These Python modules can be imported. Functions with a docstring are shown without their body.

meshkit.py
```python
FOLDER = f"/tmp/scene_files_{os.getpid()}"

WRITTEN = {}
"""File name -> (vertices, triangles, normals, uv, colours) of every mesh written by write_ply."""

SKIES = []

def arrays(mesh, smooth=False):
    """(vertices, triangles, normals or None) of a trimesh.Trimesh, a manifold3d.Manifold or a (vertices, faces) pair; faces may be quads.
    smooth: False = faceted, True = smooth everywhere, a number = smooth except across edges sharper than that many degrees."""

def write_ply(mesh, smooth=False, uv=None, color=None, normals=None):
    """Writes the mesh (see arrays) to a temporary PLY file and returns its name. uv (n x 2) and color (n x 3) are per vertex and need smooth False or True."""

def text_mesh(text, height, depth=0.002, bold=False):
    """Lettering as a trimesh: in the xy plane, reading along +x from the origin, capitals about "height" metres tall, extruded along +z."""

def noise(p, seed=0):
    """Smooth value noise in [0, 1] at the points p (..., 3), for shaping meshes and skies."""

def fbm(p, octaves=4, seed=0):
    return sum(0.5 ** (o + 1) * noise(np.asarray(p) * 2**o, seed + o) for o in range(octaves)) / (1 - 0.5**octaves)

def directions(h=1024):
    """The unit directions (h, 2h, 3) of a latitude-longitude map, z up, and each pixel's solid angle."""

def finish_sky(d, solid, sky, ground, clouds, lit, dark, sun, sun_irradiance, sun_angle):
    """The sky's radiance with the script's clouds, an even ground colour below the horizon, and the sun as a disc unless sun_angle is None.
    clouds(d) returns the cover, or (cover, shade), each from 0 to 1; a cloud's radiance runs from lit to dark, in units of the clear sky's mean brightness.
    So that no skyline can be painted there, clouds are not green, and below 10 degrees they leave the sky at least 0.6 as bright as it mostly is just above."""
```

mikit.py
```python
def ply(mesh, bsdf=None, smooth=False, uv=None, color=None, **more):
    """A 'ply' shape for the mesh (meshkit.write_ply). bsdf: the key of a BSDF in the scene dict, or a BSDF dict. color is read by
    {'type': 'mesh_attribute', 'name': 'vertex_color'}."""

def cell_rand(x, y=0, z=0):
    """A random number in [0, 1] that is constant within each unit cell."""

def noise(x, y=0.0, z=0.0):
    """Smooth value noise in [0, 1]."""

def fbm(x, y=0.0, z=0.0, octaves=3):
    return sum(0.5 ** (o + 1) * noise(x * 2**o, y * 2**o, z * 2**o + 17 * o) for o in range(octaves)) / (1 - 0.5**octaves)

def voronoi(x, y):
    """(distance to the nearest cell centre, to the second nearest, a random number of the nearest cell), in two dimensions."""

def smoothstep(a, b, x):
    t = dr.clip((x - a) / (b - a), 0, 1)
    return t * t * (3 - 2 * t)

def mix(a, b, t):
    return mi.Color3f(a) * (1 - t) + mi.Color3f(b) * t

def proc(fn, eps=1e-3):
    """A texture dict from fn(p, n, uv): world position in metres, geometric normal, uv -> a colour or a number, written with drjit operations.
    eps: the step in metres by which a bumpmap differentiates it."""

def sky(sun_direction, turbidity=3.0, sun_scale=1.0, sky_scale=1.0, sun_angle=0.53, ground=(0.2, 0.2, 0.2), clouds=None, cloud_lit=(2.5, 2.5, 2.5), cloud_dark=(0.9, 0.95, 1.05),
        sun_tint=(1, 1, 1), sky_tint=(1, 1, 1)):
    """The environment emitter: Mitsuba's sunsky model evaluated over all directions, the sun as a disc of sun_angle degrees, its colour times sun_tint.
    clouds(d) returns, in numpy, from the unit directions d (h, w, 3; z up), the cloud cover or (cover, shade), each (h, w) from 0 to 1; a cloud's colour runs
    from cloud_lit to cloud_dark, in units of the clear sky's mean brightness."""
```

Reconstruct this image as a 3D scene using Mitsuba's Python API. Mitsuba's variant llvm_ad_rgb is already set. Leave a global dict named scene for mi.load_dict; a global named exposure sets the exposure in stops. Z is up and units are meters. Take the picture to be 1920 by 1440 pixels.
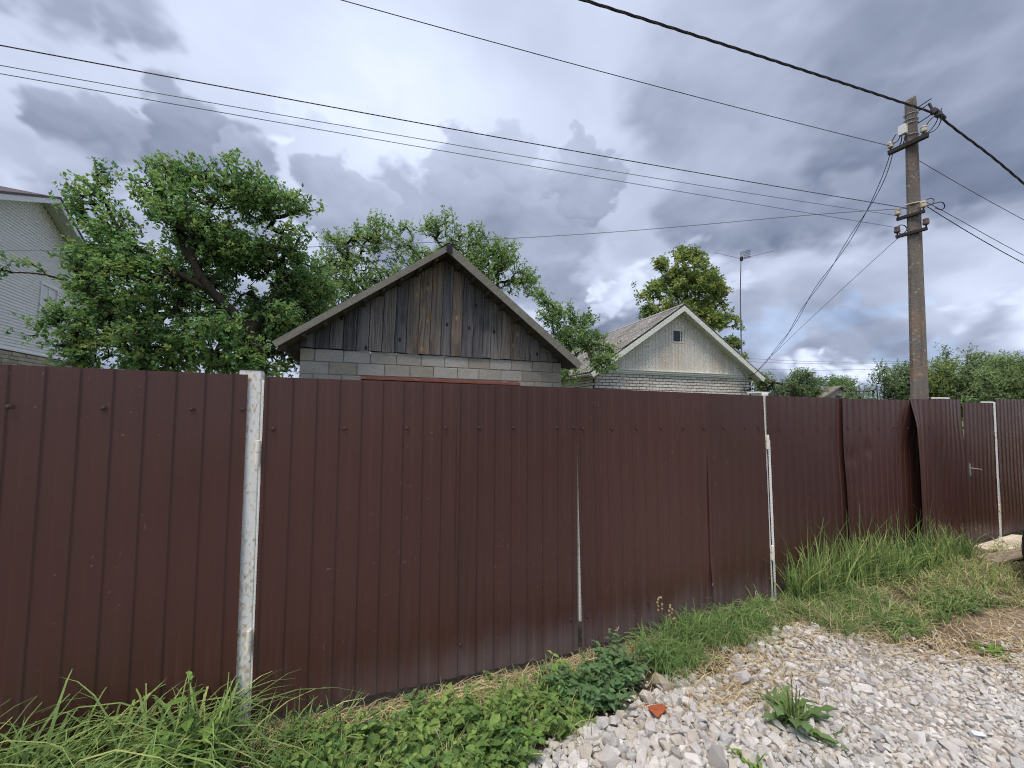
import math
import numpy as np
import trimesh
import manifold3d as m3
import drjit as dr
import mitsuba as mi
import mikit
import meshkit
from mikit import noise, fbm, voronoi, cell_rand, smoothstep, mix, proc

T = mi.ScalarTransform4f
scene, labels = {}, {}

# ------------------------------------------------------------------ camera
YAW, PITCH, ROLL = math.radians(22.4), math.radians(3.49), 0.017
EYE = np.array([0, 0, 1.68])
FW = np.array([math.sin(YAW) * math.cos(PITCH), math.cos(YAW) * math.cos(PITCH), math.sin(PITCH)])
R0 = np.array([math.cos(YAW), -math.sin(YAW), 0])
U0 = np.cross(R0, FW)
UP = U0 * math.cos(ROLL) - R0 * math.sin(ROLL)
scene['camera'] = {'type': 'perspective', 'fov': 106.2, 'fov_axis': 'x', 'near_clip': 0.05, 'far_clip': 4000.0,
                   'to_world': T().look_at(origin=EYE.tolist(), target=(EYE + FW).tolist(), up=UP.tolist())}
exposure = 3.15


# ------------------------------------------------------------------ sky: heavy broken summer cloud
def sstep(a, b, x):
    t = np.clip((x - a) / (b - a), 0, 1)
    return t * t * (3 - 2 * t)


def clouds(d):
    az = np.degrees(np.arctan2(d[..., 0], d[..., 1]))
    el = np.degrees(np.arcsin(np.clip(d[..., 2], -1, 1)))
    q = d * np.array([1.0, 1.0, 1.4])
    w1 = np.stack([meshkit.fbm(q * 2.6 + k, 4, 11) for k in (5, 19, 31)], -1) - 0.5
    w2 = np.stack([meshkit.fbm(q * 13 + k, 5, 12) for k in (5, 19, 31)], -1) - 0.5
    w3 = np.stack([meshkit.fbm(q * 34 + k, 3, 14) for k in (5, 19, 31)], -1) - 0.5
    qw = q + 0.25 * w1
    soft = meshkit.fbm(qw * 2.4 + 3, 5, 21) - 0.5
    fine = meshkit.fbm(qw * 7 + 0.35 * w2, 5, 31) - 0.5
    cosel = np.cos(np.radians(el))
    wa, we = 4.6 * w2[..., 0] + 2.5 * w1[..., 0] + 2.6 * w3[..., 0], 4.6 * w2[..., 2] + 2.5 * w1[..., 2] + 2.6 * w3[..., 2]

    def heap(a, e, ra, re, n, seed, r0, edge, flat=0.0):
        """A heap of cloud: n round puffs in an ellipse, ragged by noise. Returns (cover, how deep inside, place within)."""
        r = np.random.default_rng(seed)
        deep = np.full(az.shape, -9.0)
        relief = np.zeros(az.shape)
        da = (az + wa / np.maximum(cosel, .3) - a + 180) % 360 - 180
        de = el + we - e
        for k in range(n):
            t, rad = r.uniform(0, 2 * np.pi), np.sqrt(r.random())
            pa, pe, pr_ = math.cos(t) * rad * ra, math.sin(t) * rad * re, r0 * r.uniform(0.55, 1.2)
            dist = np.hypot((da - pa) * np.cos(np.radians(np.clip(e + pe, 0, 80))), (de - pe) * (1 if pe > -re * 0.4 else 1 - flat * 0.4))
            dd = 1 - dist / pr_
            wt = np.clip(dd - deep, -0.5, 0.5) + 0.5
            relief = relief * (1 - wt) + wt * np.clip((de - pe) / pr_, -1, 1)
            deep = np.maximum(deep, dd)
        return sstep(0, edge, deep + 0.35 * fine), np.clip(deep, 0, 1), de / re, relief

    # high veil: bright overhead and to the left, greyer to the right
    right = sstep(35, 60, (az + 180) % 360 - 180) * sstep(170, 120, np.abs(az))
    shade = 0.31 + 0.60 * soft + 0.16 * fine + 0.30 * right * sstep(14, 26, el) - 0.13 * np.exp(-(((az - 8) / 26) ** 2 + ((el - 39) / 8) ** 2))
    # broken cumulus low down
    low = sstep(24, 12, el)
    shade = shade * (1 - low) + low * (0.46 + 1.5 * soft + 0.8 * fine)
    #        az, el, half width, half height, puffs, seed, puff radius, edge, darkness, rim light
    for a, e, ra, re, n, sd, r0, ed, dk, rim in (
            (-30, 35.5, 9, 2.2, 22, 1, 3.2, .8, .50, .0), (-36, 21, 6, 3, 14, 2, 3.5, .8, .36, .0), (170, 33, 26, 8, 40, 3, 6, .4, .5, .1), (-120, 28, 30, 9, 46, 4, 6, .4, .5, .1), (-70, 42, 12, 7, 22, 5, 5, .5, .45, .1), (110, 50, 22, 9, 30, 6, 7, .5, .5, .1), (-160, 58, 24, 9, 30, 7, 7, .5, .45, .1),
            (50, 38, 9, 6, 22, 8, 5, 1.0, .44, .0), (60, 31, 15, 8, 44, 9, 6, 1.0, .56, .0), (76, 33, 15, 10, 44, 10, 7, 1.0, .66, .0), (63, 22, 11, 3.0, 30, 11, 3.6, 1.0, .64, .0), (52, 26, 7, 5, 24, 12, 4.0, .9, .56, .0), (81, 25, 10, 6, 26, 13, 5, 1.0, .64, .0),
            (25, 26, 8, 7, 26, 14, 4.6, .6, .46, .14), (32.5, 31.5, 3.8, 4.4, 26, 15, 2.2, .30, .42, .20), (17, 32, 6, 5, 36, 16, 2.8, .45, .40, .12), (10, 25, 9, 5, 30, 17, 4.4, .6, .52, .08), (-2, 25.5, 5.5, 4.6, 40, 18, 2.6, .34, .48, .20), (22, 19, 10, 4, 28, 19, 3.8, .8, .52, .05),
            (-25, 25.5, 4.6, 2.8, 26, 20, 2.4, .34, .56, .10), (-17.5, 27, 5.5, 3.8, 40, 21, 2.6, .34, .62, .10), (-12.5, 25, 3.2, 4.2, 26, 22, 2.4, .36, .56, .14), (-22, 20, 10, 3, 24, 23, 3.4, .9, .42, .0)):
        m, deep, t, rel = heap(a, e, ra, re, n, sd, r0, ed)
        body = dk * (0.80 + 0.20 * sstep(0.9, -0.6, t)) + 0.24 * fine + 0.20 * soft - 0.08 * rel - rim * (1 - sstep(0.0, 0.4, deep)) * sstep(-0.2, 0.8, t)
        shade = shade * (1 - m) + np.maximum(body + 0.14, 0.03) * m
    # sunlit heads of far clouds low on the right, blue gaps between them
    blue = 0.0
    for a, e, ra, re, n, sd, r0, b in ((58, 9.5, 7, 1.6, 16, 40, 2.6, 1), (66, 11.5, 4, 1.4, 10, 41, 2.0, 1), (70, 5.5, 4, 1.2, 10, 42, 2.0, .8), (50, 12, 3, 1, 6, 45, 1.8, .6)):
        blue = np.maximum(blue, b * heap(a, e, ra, re, n, sd, r0, .9)[0])
    for a, e, ra, re, n, sd, r0, br in ((40, 16.5, 3.6, 3.4, 22, 30, 2.4, .9), (35.5, 14.5, 2.5, 2, 10, 34, 2.0, .8), (47, 19.5, 4, 1.6, 14, 38, 2.2, .6), (62, 4.2, 5, 1.3, 20, 31, 1.7, 1.0), (75, 9.5, 4, 2.0, 18, 32, 2.0, .95), (80, 7, 4, 2.0, 14, 35, 2.0, .9), (-10.2, 30.2, .8, 1.3, 6, 33, 1.4, .8), (-4, 34.5, 7, .8, 10, 36, 2.2, .5), (53, 15, 3, 1.0, 8, 37, 1.6, .5)):
        m, deep, t, rel = heap(a, e, ra, re, n, sd, r0, .9)
        lit = 0.05 + 0.30 * sstep(0.4, -1.2, t) + 0.55 * np.maximum(-fine, 0) * 1.2
        shade = shade * (1 - br * m) + np.clip(lit, 0, 1) * br * m
        blue = blue * (1 - m)
    shade = shade + 0.15 * sstep(72, 46, el)     # the layer thins towards the zenith
    return np.clip(1 - 0.16 * np.clip(blue, 0, 1), 0, 1), np.clip(shade, 0, 1)


SUN_AZ, SUN_EL = math.radians(-128), math.radians(63)
SUN = np.array([math.sin(SUN_AZ) * math.cos(SUN_EL), math.cos(SUN_AZ) * math.cos(SUN_EL), math.sin(SUN_EL)])
scene['sky'] = mikit.sky(SUN.tolist(), turbidity=3, sun_scale=0.26, sun_angle=24, sun_tint=(0.94, 0.98, 1.06), clouds=clouds, cloud_lit=(1.25, 1.375, 1.68), cloud_dark=(0.20, 0.245, 0.375), ground=(0.2, 0.2, 0.17))


# ------------------------------------------------------------------ helpers
def rgb(c):
    return {'type': 'rgb', 'value': [float(x) for x in c]}


def pr(col, rough=0.7, spec=0.4, two=True, **k):
    d = {'type': 'principled', 'base_color': col if isinstance(col, dict) else rgb(col), 'roughness': rough, 'specular': spec, **k}
    return {'type': 'twosided', 'bsdf': d} if two else d


def bump(b, fn, eps=1e-3, scale=1.0):
    inner = b['bsdf'] if b['type'] == 'twosided' else b
    return {'type': 'twosided', 'bsdf': {'type': 'bumpmap', 'arbitrary': proc(fn, eps), 'scale': scale, 'bsdf': inner}}


def numbered(name):
    if name not in used:
        used[name] = 0
        return name
    used[name] += 1
    return f'{name}_{used[name]:03d}'


used = {}


def thing(name, label, cat, group=None):
    key = numbered(name)
    labels[key] = {'label': label, 'category': cat}
    if group:
        labels[key]['group'] = group
    return key


def add(name, mesh, mat, parent=None, smooth=False, label=None, kind=None, **k):
    key = numbered((parent + '__' if parent else '') + name)
    scene[key] = mikit.ply(mesh, mat, smooth=smooth, **k)
    note(key, label, kind)
    return key


def note(key, label=None, kind=None):
    if label or kind:
        labels.setdefault(key, {})
    if label:
        labels[key]['label'] = label
    if kind:
        labels[key]['kind'] = kind


def copy_of(name, ply, to_world, parent, mat=None):
    key = numbered(parent + '__' + name)
    scene[key] = {**ply, 'to_world': to_world}
    if mat:
        scene[key]['bsdf'] = {'type': 'ref', 'id': mat}
    return key


def tm(v, f):
    return trimesh.Trimesh(np.asarray(v, float), np.asarray(f, int), process=False)


def cat(ms):
    return trimesh.util.concatenate([m for m in ms])


def bx(x0, x1, y0, y1, z0, z1, ch=0.0):
    """A box, its edges chamfered by ch."""
    if ch <= 0:
        b = trimesh.creation.box((x1 - x0, y1 - y0, z1 - z0))
        b.apply_translation(((x0 + x1) / 2, (y0 + y1) / 2, (z0 + z1) / 2))
        return b
    c, h = np.array([(x0 + x1) / 2, (y0 + y1) / 2, (z0 + z1) / 2]), np.array([x1 - x0, y1 - y0, z1 - z0]) / 2
    pts = []
    for sx in (-1, 1):
        for sy in (-1, 1):
            for sz in (-1, 1):
                s = np.array([sx, sy, sz])
                for k in range(3):
                    o = h - ch
                    o[k] = h[k]
                    pts.append(c + s * o)
    return trimesh.convex.convex_hull(np.array(pts))


def tube(points, radii, sides=6, cap=True):
    p = np.asarray(points, float)
    t = np.gradient(p, axis=0)
    t /= np.linalg.norm(t, axis=1, keepdims=True) + 1e-12
    ref = np.array([0, 0, 1.0]) if abs(t[:, 2]).mean() < 0.8 else np.array([1.0, 0.2, 0])
    a = np.cross(t, ref)
    a /= np.linalg.norm(a, axis=1, keepdims=True) + 1e-12
    b = np.cross(t, a)
    ang = np.arange(sides) * 2 * np.pi / sides
    r = np.broadcast_to(radii, (len(p),))
    v = p[:, None] + r[:, None, None] * (np.cos(ang)[None, :, None] * a[:, None] + np.sin(ang)[None, :, None] * b[:, None])
    n = len(p)
    i, j = np.meshgrid(np.arange(n - 1), np.arange(sides), indexing='ij')
    q = np.stack([i * sides + j, i * sides + (j + 1) % sides, (i + 1) * sides + (j + 1) % sides, (i + 1) * sides + j], -1).reshape(-1, 4)
    f = np.vstack([q[:, [0, 2, 1]], q[:, [0, 3, 2]]])
    v = v.reshape(-1, 3)
    if cap:
        c0, c1 = len(v), len(v) + 1
        v = np.vstack([v, p[:1], p[-1:]])
        k = np.arange(sides)
        f = np.vstack([f, np.stack([k, k * 0 + c0, (k + 1) % sides], 1)[:, ::-1], np.stack([(n - 1) * sides + k, (n - 1) * sides + (k + 1) % sides, k * 0 + c1], 1)[:, ::-1]])
    return tm(v, f)


def sticks(A, B, ra, rb, sides=3):
    """Many thin tapered sticks from the points A to the points B, as one mesh."""
    A, B = np.asarray(A, float), np.asarray(B, float)
    n = len(A)
    t = B - A
    t /= np.linalg.norm(t, axis=1, keepdims=True) + 1e-9
    ref = np.where(np.abs(t[:, 2:]) < 0.8, [[0, 0, 1.0]], [[1.0, 0, 0]])
    a = np.cross(t, ref)
    a /= np.linalg.norm(a, axis=1, keepdims=True)
    b = np.cross(t, a)
    ang = np.arange(sides) * 2 * np.pi / sides
    ring = np.cos(ang)[None, :, None] * a[:, None] + np.sin(ang)[None, :, None] * b[:, None]
    V = np.concatenate([A[:, None] + ring * np.broadcast_to(ra, n)[:, None, None], B[:, None] + ring * np.broadcast_to(rb, n)[:, None, None]], 1)
    f = []
    for k in range(sides):
        j = (k + 1) % sides
        f += [[k, k + sides, j + sides], [k, j + sides, j]]
    F = (np.array(f)[None] + (np.arange(n) * 2 * sides)[:, None, None]).reshape(-1, 3)
    return tm(V.reshape(-1, 3), F)


def spline(pts, n):
    from scipy.interpolate import CubicSpline
    pts = np.asarray(pts, float)
    s = np.r_[0, np.cumsum(np.linalg.norm(np.diff(pts, axis=0), axis=1))]
    return CubicSpline(s, pts)(np.linspace(0, s[-1], n))


def lathe(profile, sides=12, at=(0, 0, 0)):
    m = trimesh.creation.revolve(np.asarray(profile, float), sections=sides)
    m.apply_translation(at)
    return m


def rot_z(m, a, at=(0, 0, 0)):
    m.apply_transform(trimesh.transformations.rotation_matrix(a, [0, 0, 1], at))
    return m


def frame_to(m, o, x, y, z=(0, 0, 1)):
    """Maps local x, y, z of the mesh to the given world axes from origin o."""
    M = np.eye(4)
    M[:3, 0], M[:3, 1], M[:3, 2], M[:3, 3] = x, y, z, o
    m.apply_transform(M)
    return m


def mat4(o, x, y, z, s=(1, 1, 1)):
    M = np.eye(4)
    M[:3, 0], M[:3, 1], M[:3, 2], M[:3, 3] = np.array(x) * s[0], np.array(y) * s[1], np.array(z) * s[2], o
    return T(M.tolist())


# ------------------------------------------------------------------ materials
def steel_brown(p, n, uv):
    dust = smoothstep(0.34, 0.02, p.z + 0.16 * (noise(p.x * 26, p.z * 2.0, 3) - 0.5)) * smoothstep(-0.4, 1.6, p.x + 0.5)
    streak = smoothstep(0.62, 0.95, noise(p.x * 55, p.z * 1.3, 1)) * smoothstep(0.8, 0.1, p.z)
    c = mix((0.074, 0.030, 0.0255), (0.055, 0.0235, 0.0205), fbm(p.x * 1.7, p.z * 1.1, 4)) * (0.92 + 0.2 * cell_rand(dr.floor((p.x + 0.45) / 1.07), 3))
    c = mix(c, (0.17, 0.155, 0.165), dust * 0.42 + streak * 0.10)
    speck = smoothstep(0.955, 0.97, noise(p.x * 75, p.z * 48, 9)) * smoothstep(0.55, 0.8, noise(p.x * 3.1, p.z * 2.3, 2))
    return mix(c, (0.30, 0.25, 0.22), speck * 0.35)


def steel_brown_rough(p, n, uv):
    return 0.29 + 0.16 * fbm(p.x * 3, p.z * 3, 2) + 0.3 * smoothstep(0.3, 0.0, p.z)


scene['m_fence'] = pr(proc(steel_brown), proc(steel_brown_rough), 0.5)


def white_rust(p, n, uv):
    r = smoothstep(0.46, 0.66, fbm(p.x * 110, p.y * 110, p.z * 45, 4) * 0.7 + 0.36 * noise(p.z * 1.7, 4.4))
    fine = smoothstep(0.5, 0.8, fbm(p.x * 80, p.y * 80, p.z * 50))
    c = mix((0.78, 0.81, 0.80), (0.68, 0.72, 0.71), fbm(p.x * 9, p.y * 9, p.z * 3))
    c = mix(c, (0.50, 0.37, 0.20), r * 0.75)
    return mix(c, (0.22, 0.10, 0.04), r * fine * 0.8)


scene['m_white_paint'] = pr(proc(white_rust), 0.5, 0.5)
scene['m_white_clean'] = pr(proc(lambda p, n, uv: mix((0.74, 0.77, 0.76), (0.50, 0.36, 0.22), smoothstep(0.62, 0.8, fbm(p.x * 40, p.y * 40, p.z * 9, 4)) * 0.6)), 0.5, 0.5)
scene['m_rusty_white'] = pr(proc(lambda p, n, uv: mix((0.72, 0.70, 0.62), (0.38, 0.20, 0.09), smoothstep(0.55, 0.85, fbm(p.x * 40, p.y * 40, p.z * 22)))), 0.6)


def plank(tint, knots):
    def f(p, n, uv):
        board = cell_rand(dr.floor((p.x + 0.79 + 0.019 * (p.z - 2.6)) / 0.1985), 5)
        xx = p.x + board * 7
        w = fbm(xx * 4, p.z * 0.9, board * 30) * 0.9
        grain = noise(xx * 75 + w * 16, p.z * 1.6, board * 20)
        grain2 = noise(xx * 190 + w * 20, p.z * 5, board * 9)
        c = mix(tint, [t * 0.38 for t in tint], smoothstep(0.25, 0.8, grain * 0.6 + grain2 * 0.4))
        c = mix(c, (0.155, 0.15, 0.15), smoothstep(0.45, 0.85, fbm(xx * 7, p.z * 0.7, 3)) * 0.5)
        c = mix(c, (0.035, 0.032, 0.032), smoothstep(0.58, 0.8, fbm(xx * 5, p.z * 2.2, board * 11)) * 0.7)
        d1, d2, r = voronoi(xx * 3.2, p.z * 1.9 + board * 5)
        c = mix(c, (0.02, 0.016, 0.014), smoothstep(0.10, 0.05, d1) * smoothstep(0.45, 0.5, r))
        if knots:
            c = mix(c, (0.24, 0.16, 0.06), smoothstep(0.13, 0.03, d1) * 0.8 + 0.55 * smoothstep(0.035, 0.0, dr.abs(dr.sin(xx * 9 + 0.25 * dr.sin(p.z * 7)) * 0.11)) * smoothstep(0.4, 0.7, noise(p.z * 6, board * 9)) * 0.6)
        return c * (1.65 + 0.45 * board)
    return f


for i, (t, k) in enumerate((((0.135, 0.122, 0.115), 0), ((0.11, 0.105, 0.108), 0), ((0.14, 0.115, 0.095), 1), ((0.085, 0.082, 0.088), 0))):
    scene[f'm_plank{i}'] = bump(pr(proc(plank(t, k)), 0.85, 0.25), lambda p, n, uv: noise(p.x * 160 + 8 * noise(p.x * 9, p.z), p.z * 3) * 0.0015 + noise(p.x * 60, p.z * 2) * 0.002)


def stone_fn(a, b, s, spots=(0.5, 0.48, 0.44)):
    def f(p, n, uv):
        c = mix(a, b, fbm(p.x * s, p.y * s, p.z * s * 1.3, 4))
        c = mix(c, [x * 0.55 for x in b], smoothstep(0.6, 0.85, noise(p.x * s * 9, p.y * s * 9, p.z * s * 9)) * 0.35)
        return mix(c, spots, smoothstep(0.62, 0.8, fbm(p.x * s * 0.6, p.y * s * 0.6 + 9, p.z * s * 0.5)) * 0.4)
    return f


for i, (a, b) in enumerate((((0.43, 0.405, 0.355), (0.34, 0.32, 0.28)), ((0.46, 0.445, 0.41), (0.37, 0.355, 0.325)), ((0.40, 0.37, 0.31), (0.31, 0.285, 0.24)))):
    scene[f'm_block{i}'] = bump(pr(proc(stone_fn(a, b, 5)), 0.9, 0.2), lambda p, n, uv: fbm(p.x * 70, p.y * 70, p.z * 70) * 0.004)
scene['m_mortar'] = pr(proc(stone_fn((0.25, 0.24, 0.22), (0.17, 0.165, 0.15), 12)), 0.95, 0.1)
scene['m_dark_mortar'] = pr(proc(stone_fn((0.05, 0.048, 0.046), (0.04, 0.038, 0.036), 9, (.06, .06, .055))), 0.95, 0.1)
for i, (a, b) in enumerate((((0.68, 0.67, 0.63), (0.62, 0.605, 0.56)), ((0.73, 0.72, 0.68), (0.66, 0.65, 0.61)), ((0.62, 0.58, 0.52), (0.56, 0.53, 0.47)))):
    scene[f'm_brick{i}'] = pr(proc(stone_fn(a, b, 2.5, (0.60, 0.56, 0.49))), 0.9, 0.2)
scene['m_lintel'] = pr(proc(lambda p, n, uv: mix((0.25, 0.085, 0.06), (0.33, 0.25, 0.21), smoothstep(0.55, 0.8, fbm(p.x * 7, p.z * 30, 2)) * 0.6)), 0.7)


def old_roof(p, n, uv):
    c = mix((0.16, 0.152, 0.14), (0.23, 0.22, 0.20), fbm(p.x * 3, p.y * 3, p.z * 3))
    return mix(c, (0.10, 0.105, 0.06), smoothstep(0.55, 0.75, fbm(p.x * 6 + 3, p.y * 6, p.z * 6, 4)) * 0.7)


scene['m_barge'] = bump(pr(proc(lambda p, n, uv: mix((0.25, 0.245, 0.215), (0.16, 0.157, 0.14), fbm(p.x * 6 + p.z * 3, p.y * 20, p.z * 14 - p.x * 9, 4))), 0.85, 0.2), lambda p, n, uv: fbm(p.x * 40, p.y * 80, p.z * 60) * 0.003)
scene['m_old_roof'] = bump(pr(proc(old_roof), 0.9, 0.2), lambda p, n, uv: fbm(p.x * 30, p.y * 30, p.z * 30) * 0.006)
scene['m_dark_wood'] = pr(proc(lambda p, n, uv: mix((0.055, 0.05, 0.046), (0.095, 0.085, 0.075), noise(p.x * 20, p.y * 3, p.z * 30))), 0.9, 0.2)
scene['m_felt'] = pr((0.035, 0.036, 0.04), 0.85, 0.2)


def slate(p, n, uv):
    c = mix((0.185, 0.184, 0.182), (0.25, 0.249, 0.246), fbm(p.x * 2.2, p.y * 2.2, p.z * 2.2, 4))
    c = mix(c, (0.13, 0.122, 0.114), smoothstep(0.45, 0.7, fbm(p.x * 1.1 + 8, p.y * 5, p.z * 1.2, 4)) * 0.6)
    return mix(c, (0.50, 0.49, 0.46), smoothstep(0.68, 0.8, fbm(p.x * 7, p.y * 7 + 4, p.z * 7)) * 0.6)


scene['m_slate'] = pr(proc(slate), 0.9, 0.2)


def gable_board(k):
    def f(p, n, uv):
        c = mix((0.72, 0.715, 0.665), (0.62, 0.605, 0.545), fbm(p.x * 2.3, p.z * 0.7, 2, 4))
        s = smoothstep(0.45, 0.75, fbm(p.x * 2.8 + 3, p.z * 0.55, 5, 4)) * smoothstep(4.9, 3.1, p.z)
        return mix(c, (0.54, 0.46, 0.35), s * 0.45 + 0.03) * k
    return f


for i, k in enumerate((1.0, 0.93, 1.06)):
    scene[f'm_gable{i}'] = pr(proc(gable_board(k)), 0.7, 0.3)
scene['m_cornice'] = pr(proc(lambda p, n, uv: mix((0.68, 0.72, 0.67), (0.58, 0.62, 0.575), fbm(p.x * 3, p.y * 3, p.z * 14))), 0.6, 0.4)
scene['m_siding'] = pr(proc(lambda p, n, uv: mix((0.72, 0.72, 0.70), (0.67, 0.67, 0.65), fbm(p.y * 2, p.z * 9, 2))), 0.5, 0.4)
scene['m_soffit'] = pr((0.52, 0.55, 0.50), 0.6, 0.3)
scene['m_maroon'] = pr((0.05, 0.03, 0.034), 0.5, 0.4)
for i, c in enumerate(((0.42, 0.37, 0.28), (0.47, 0.43, 0.34), (0.37, 0.33, 0.26))):
    scene[f'm_ledge{i}'] = bump(pr(proc(stone_fn(c, [x * 0.75 for x in c], 5)), 0.9, 0.2), lambda p, n, uv: fbm(p.x * 40, p.y * 40, p.z * 40) * 0.01)
scene['m_pane'] = pr((0.02, 0.024, 0.03), 0.06, 0.6)
scene['m_blind'] = pr((0.60, 0.61, 0.60), 0.35, 0.5)
scene['m_pvc'] = pr((0.70, 0.72, 0.72), 0.4, 0.5)
scene['m_black'] = pr(proc(lambda p, n, uv: mix((0.018, 0.018, 0.020), (0.05, 0.035, 0.028), smoothstep(0.5, 0.75, fbm(p.x * 30, p.y * 30, p.z * 30)))), 0.6, 0.4)
scene['m_wire'] = pr((0.045, 0.045, 0.055), 0.5, 0.5)
scene['m_grey_wire'] = pr((0.12, 0.125, 0.14), 0.5, 0.5)
scene['m_zinc'] = pr((0.42, 0.43, 0.44), 0.4, 0.5, metallic=0.7)
scene['m_ceramic'] = pr(proc(lambda p, n, uv: mix((0.58, 0.53, 0.42), (0.42, 0.33, 0.22), smoothstep(0.4, 0.8, noise(p.x * 40, p.y * 40, p.z * 60)))), 0.25, 0.6)
scene['m_brown_ceramic'] = pr((0.13, 0.085, 0.075), 0.25, 0.6)
scene['m_box'] = pr((0.66, 0.68, 0.68), 0.45, 0.5)


def pole_col(p, n, uv):
    c = mix((0.20, 0.187, 0.172), (0.13, 0.122, 0.116), fbm(p.x * 9, p.y * 9, p.z * 2.5, 4))
    c = mix(c, (0.075, 0.07, 0.068), smoothstep(0.55, 0.8, fbm(p.x * 40, p.y * 40, p.z * 1.2, 3)) * 0.6)
    c = mix(c, (0.085, 0.08, 0.08), smoothstep(3.5, 6.8, p.z) * 0.55)
    li = smoothstep(0.47, 0.62, 0.6 * fbm(p.x * 30, p.y * 30, p.z * 16, 4) + 0.4 * fbm(p.x * 6, p.y * 6, p.z * 2.5)) * (0.35 + 0.65 * smoothstep(4.2, 2.2, p.z))
    c = mix(c, (0.31, 0.165, 0.085), li * 0.5)
    return mix(c, (0.30, 0.30, 0.27), smoothstep(0.72, 0.82, noise(p.x * 34, p.y * 34, p.z * 20)) * 0.5)


scene['m_pole'] = bump(pr(proc(pole_col), 0.9, 0.2), lambda p, n, uv: fbm(p.x * 45, p.y * 45, p.z * 30) * 0.004)
scene['m_bark'] = bump(pr(proc(lambda p, n, uv: mix((0.075, 0.064, 0.05), (0.035, 0.03, 0.026), fbm(p.x * 16, p.y * 16, p.z * 5))), 0.95, 0.1), lambda p, n, uv: fbm(p.x * 30, p.y * 30, p.z * 9) * 0.012)
scene['m_leaf'] = {'type': 'principledthin', 'base_color': {'type': 'mesh_attribute', 'name': 'vertex_color'}, 'roughness': 0.5, 'diff_trans': 1.0, 'spec_trans': 0.0, 'eta': 1.4}
scene['m_grass'] = {'type': 'principledthin', 'base_color': {'type': 'mesh_attribute', 'name': 'vertex_color'}, 'roughness': 0.5, 'diff_trans': 0.7, 'spec_trans': 0.0, 'eta': 1.4}
scene['m_straw'] = pr({'type': 'mesh_attribute', 'name': 'vertex_color'}, 0.7, 0.3)
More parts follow.
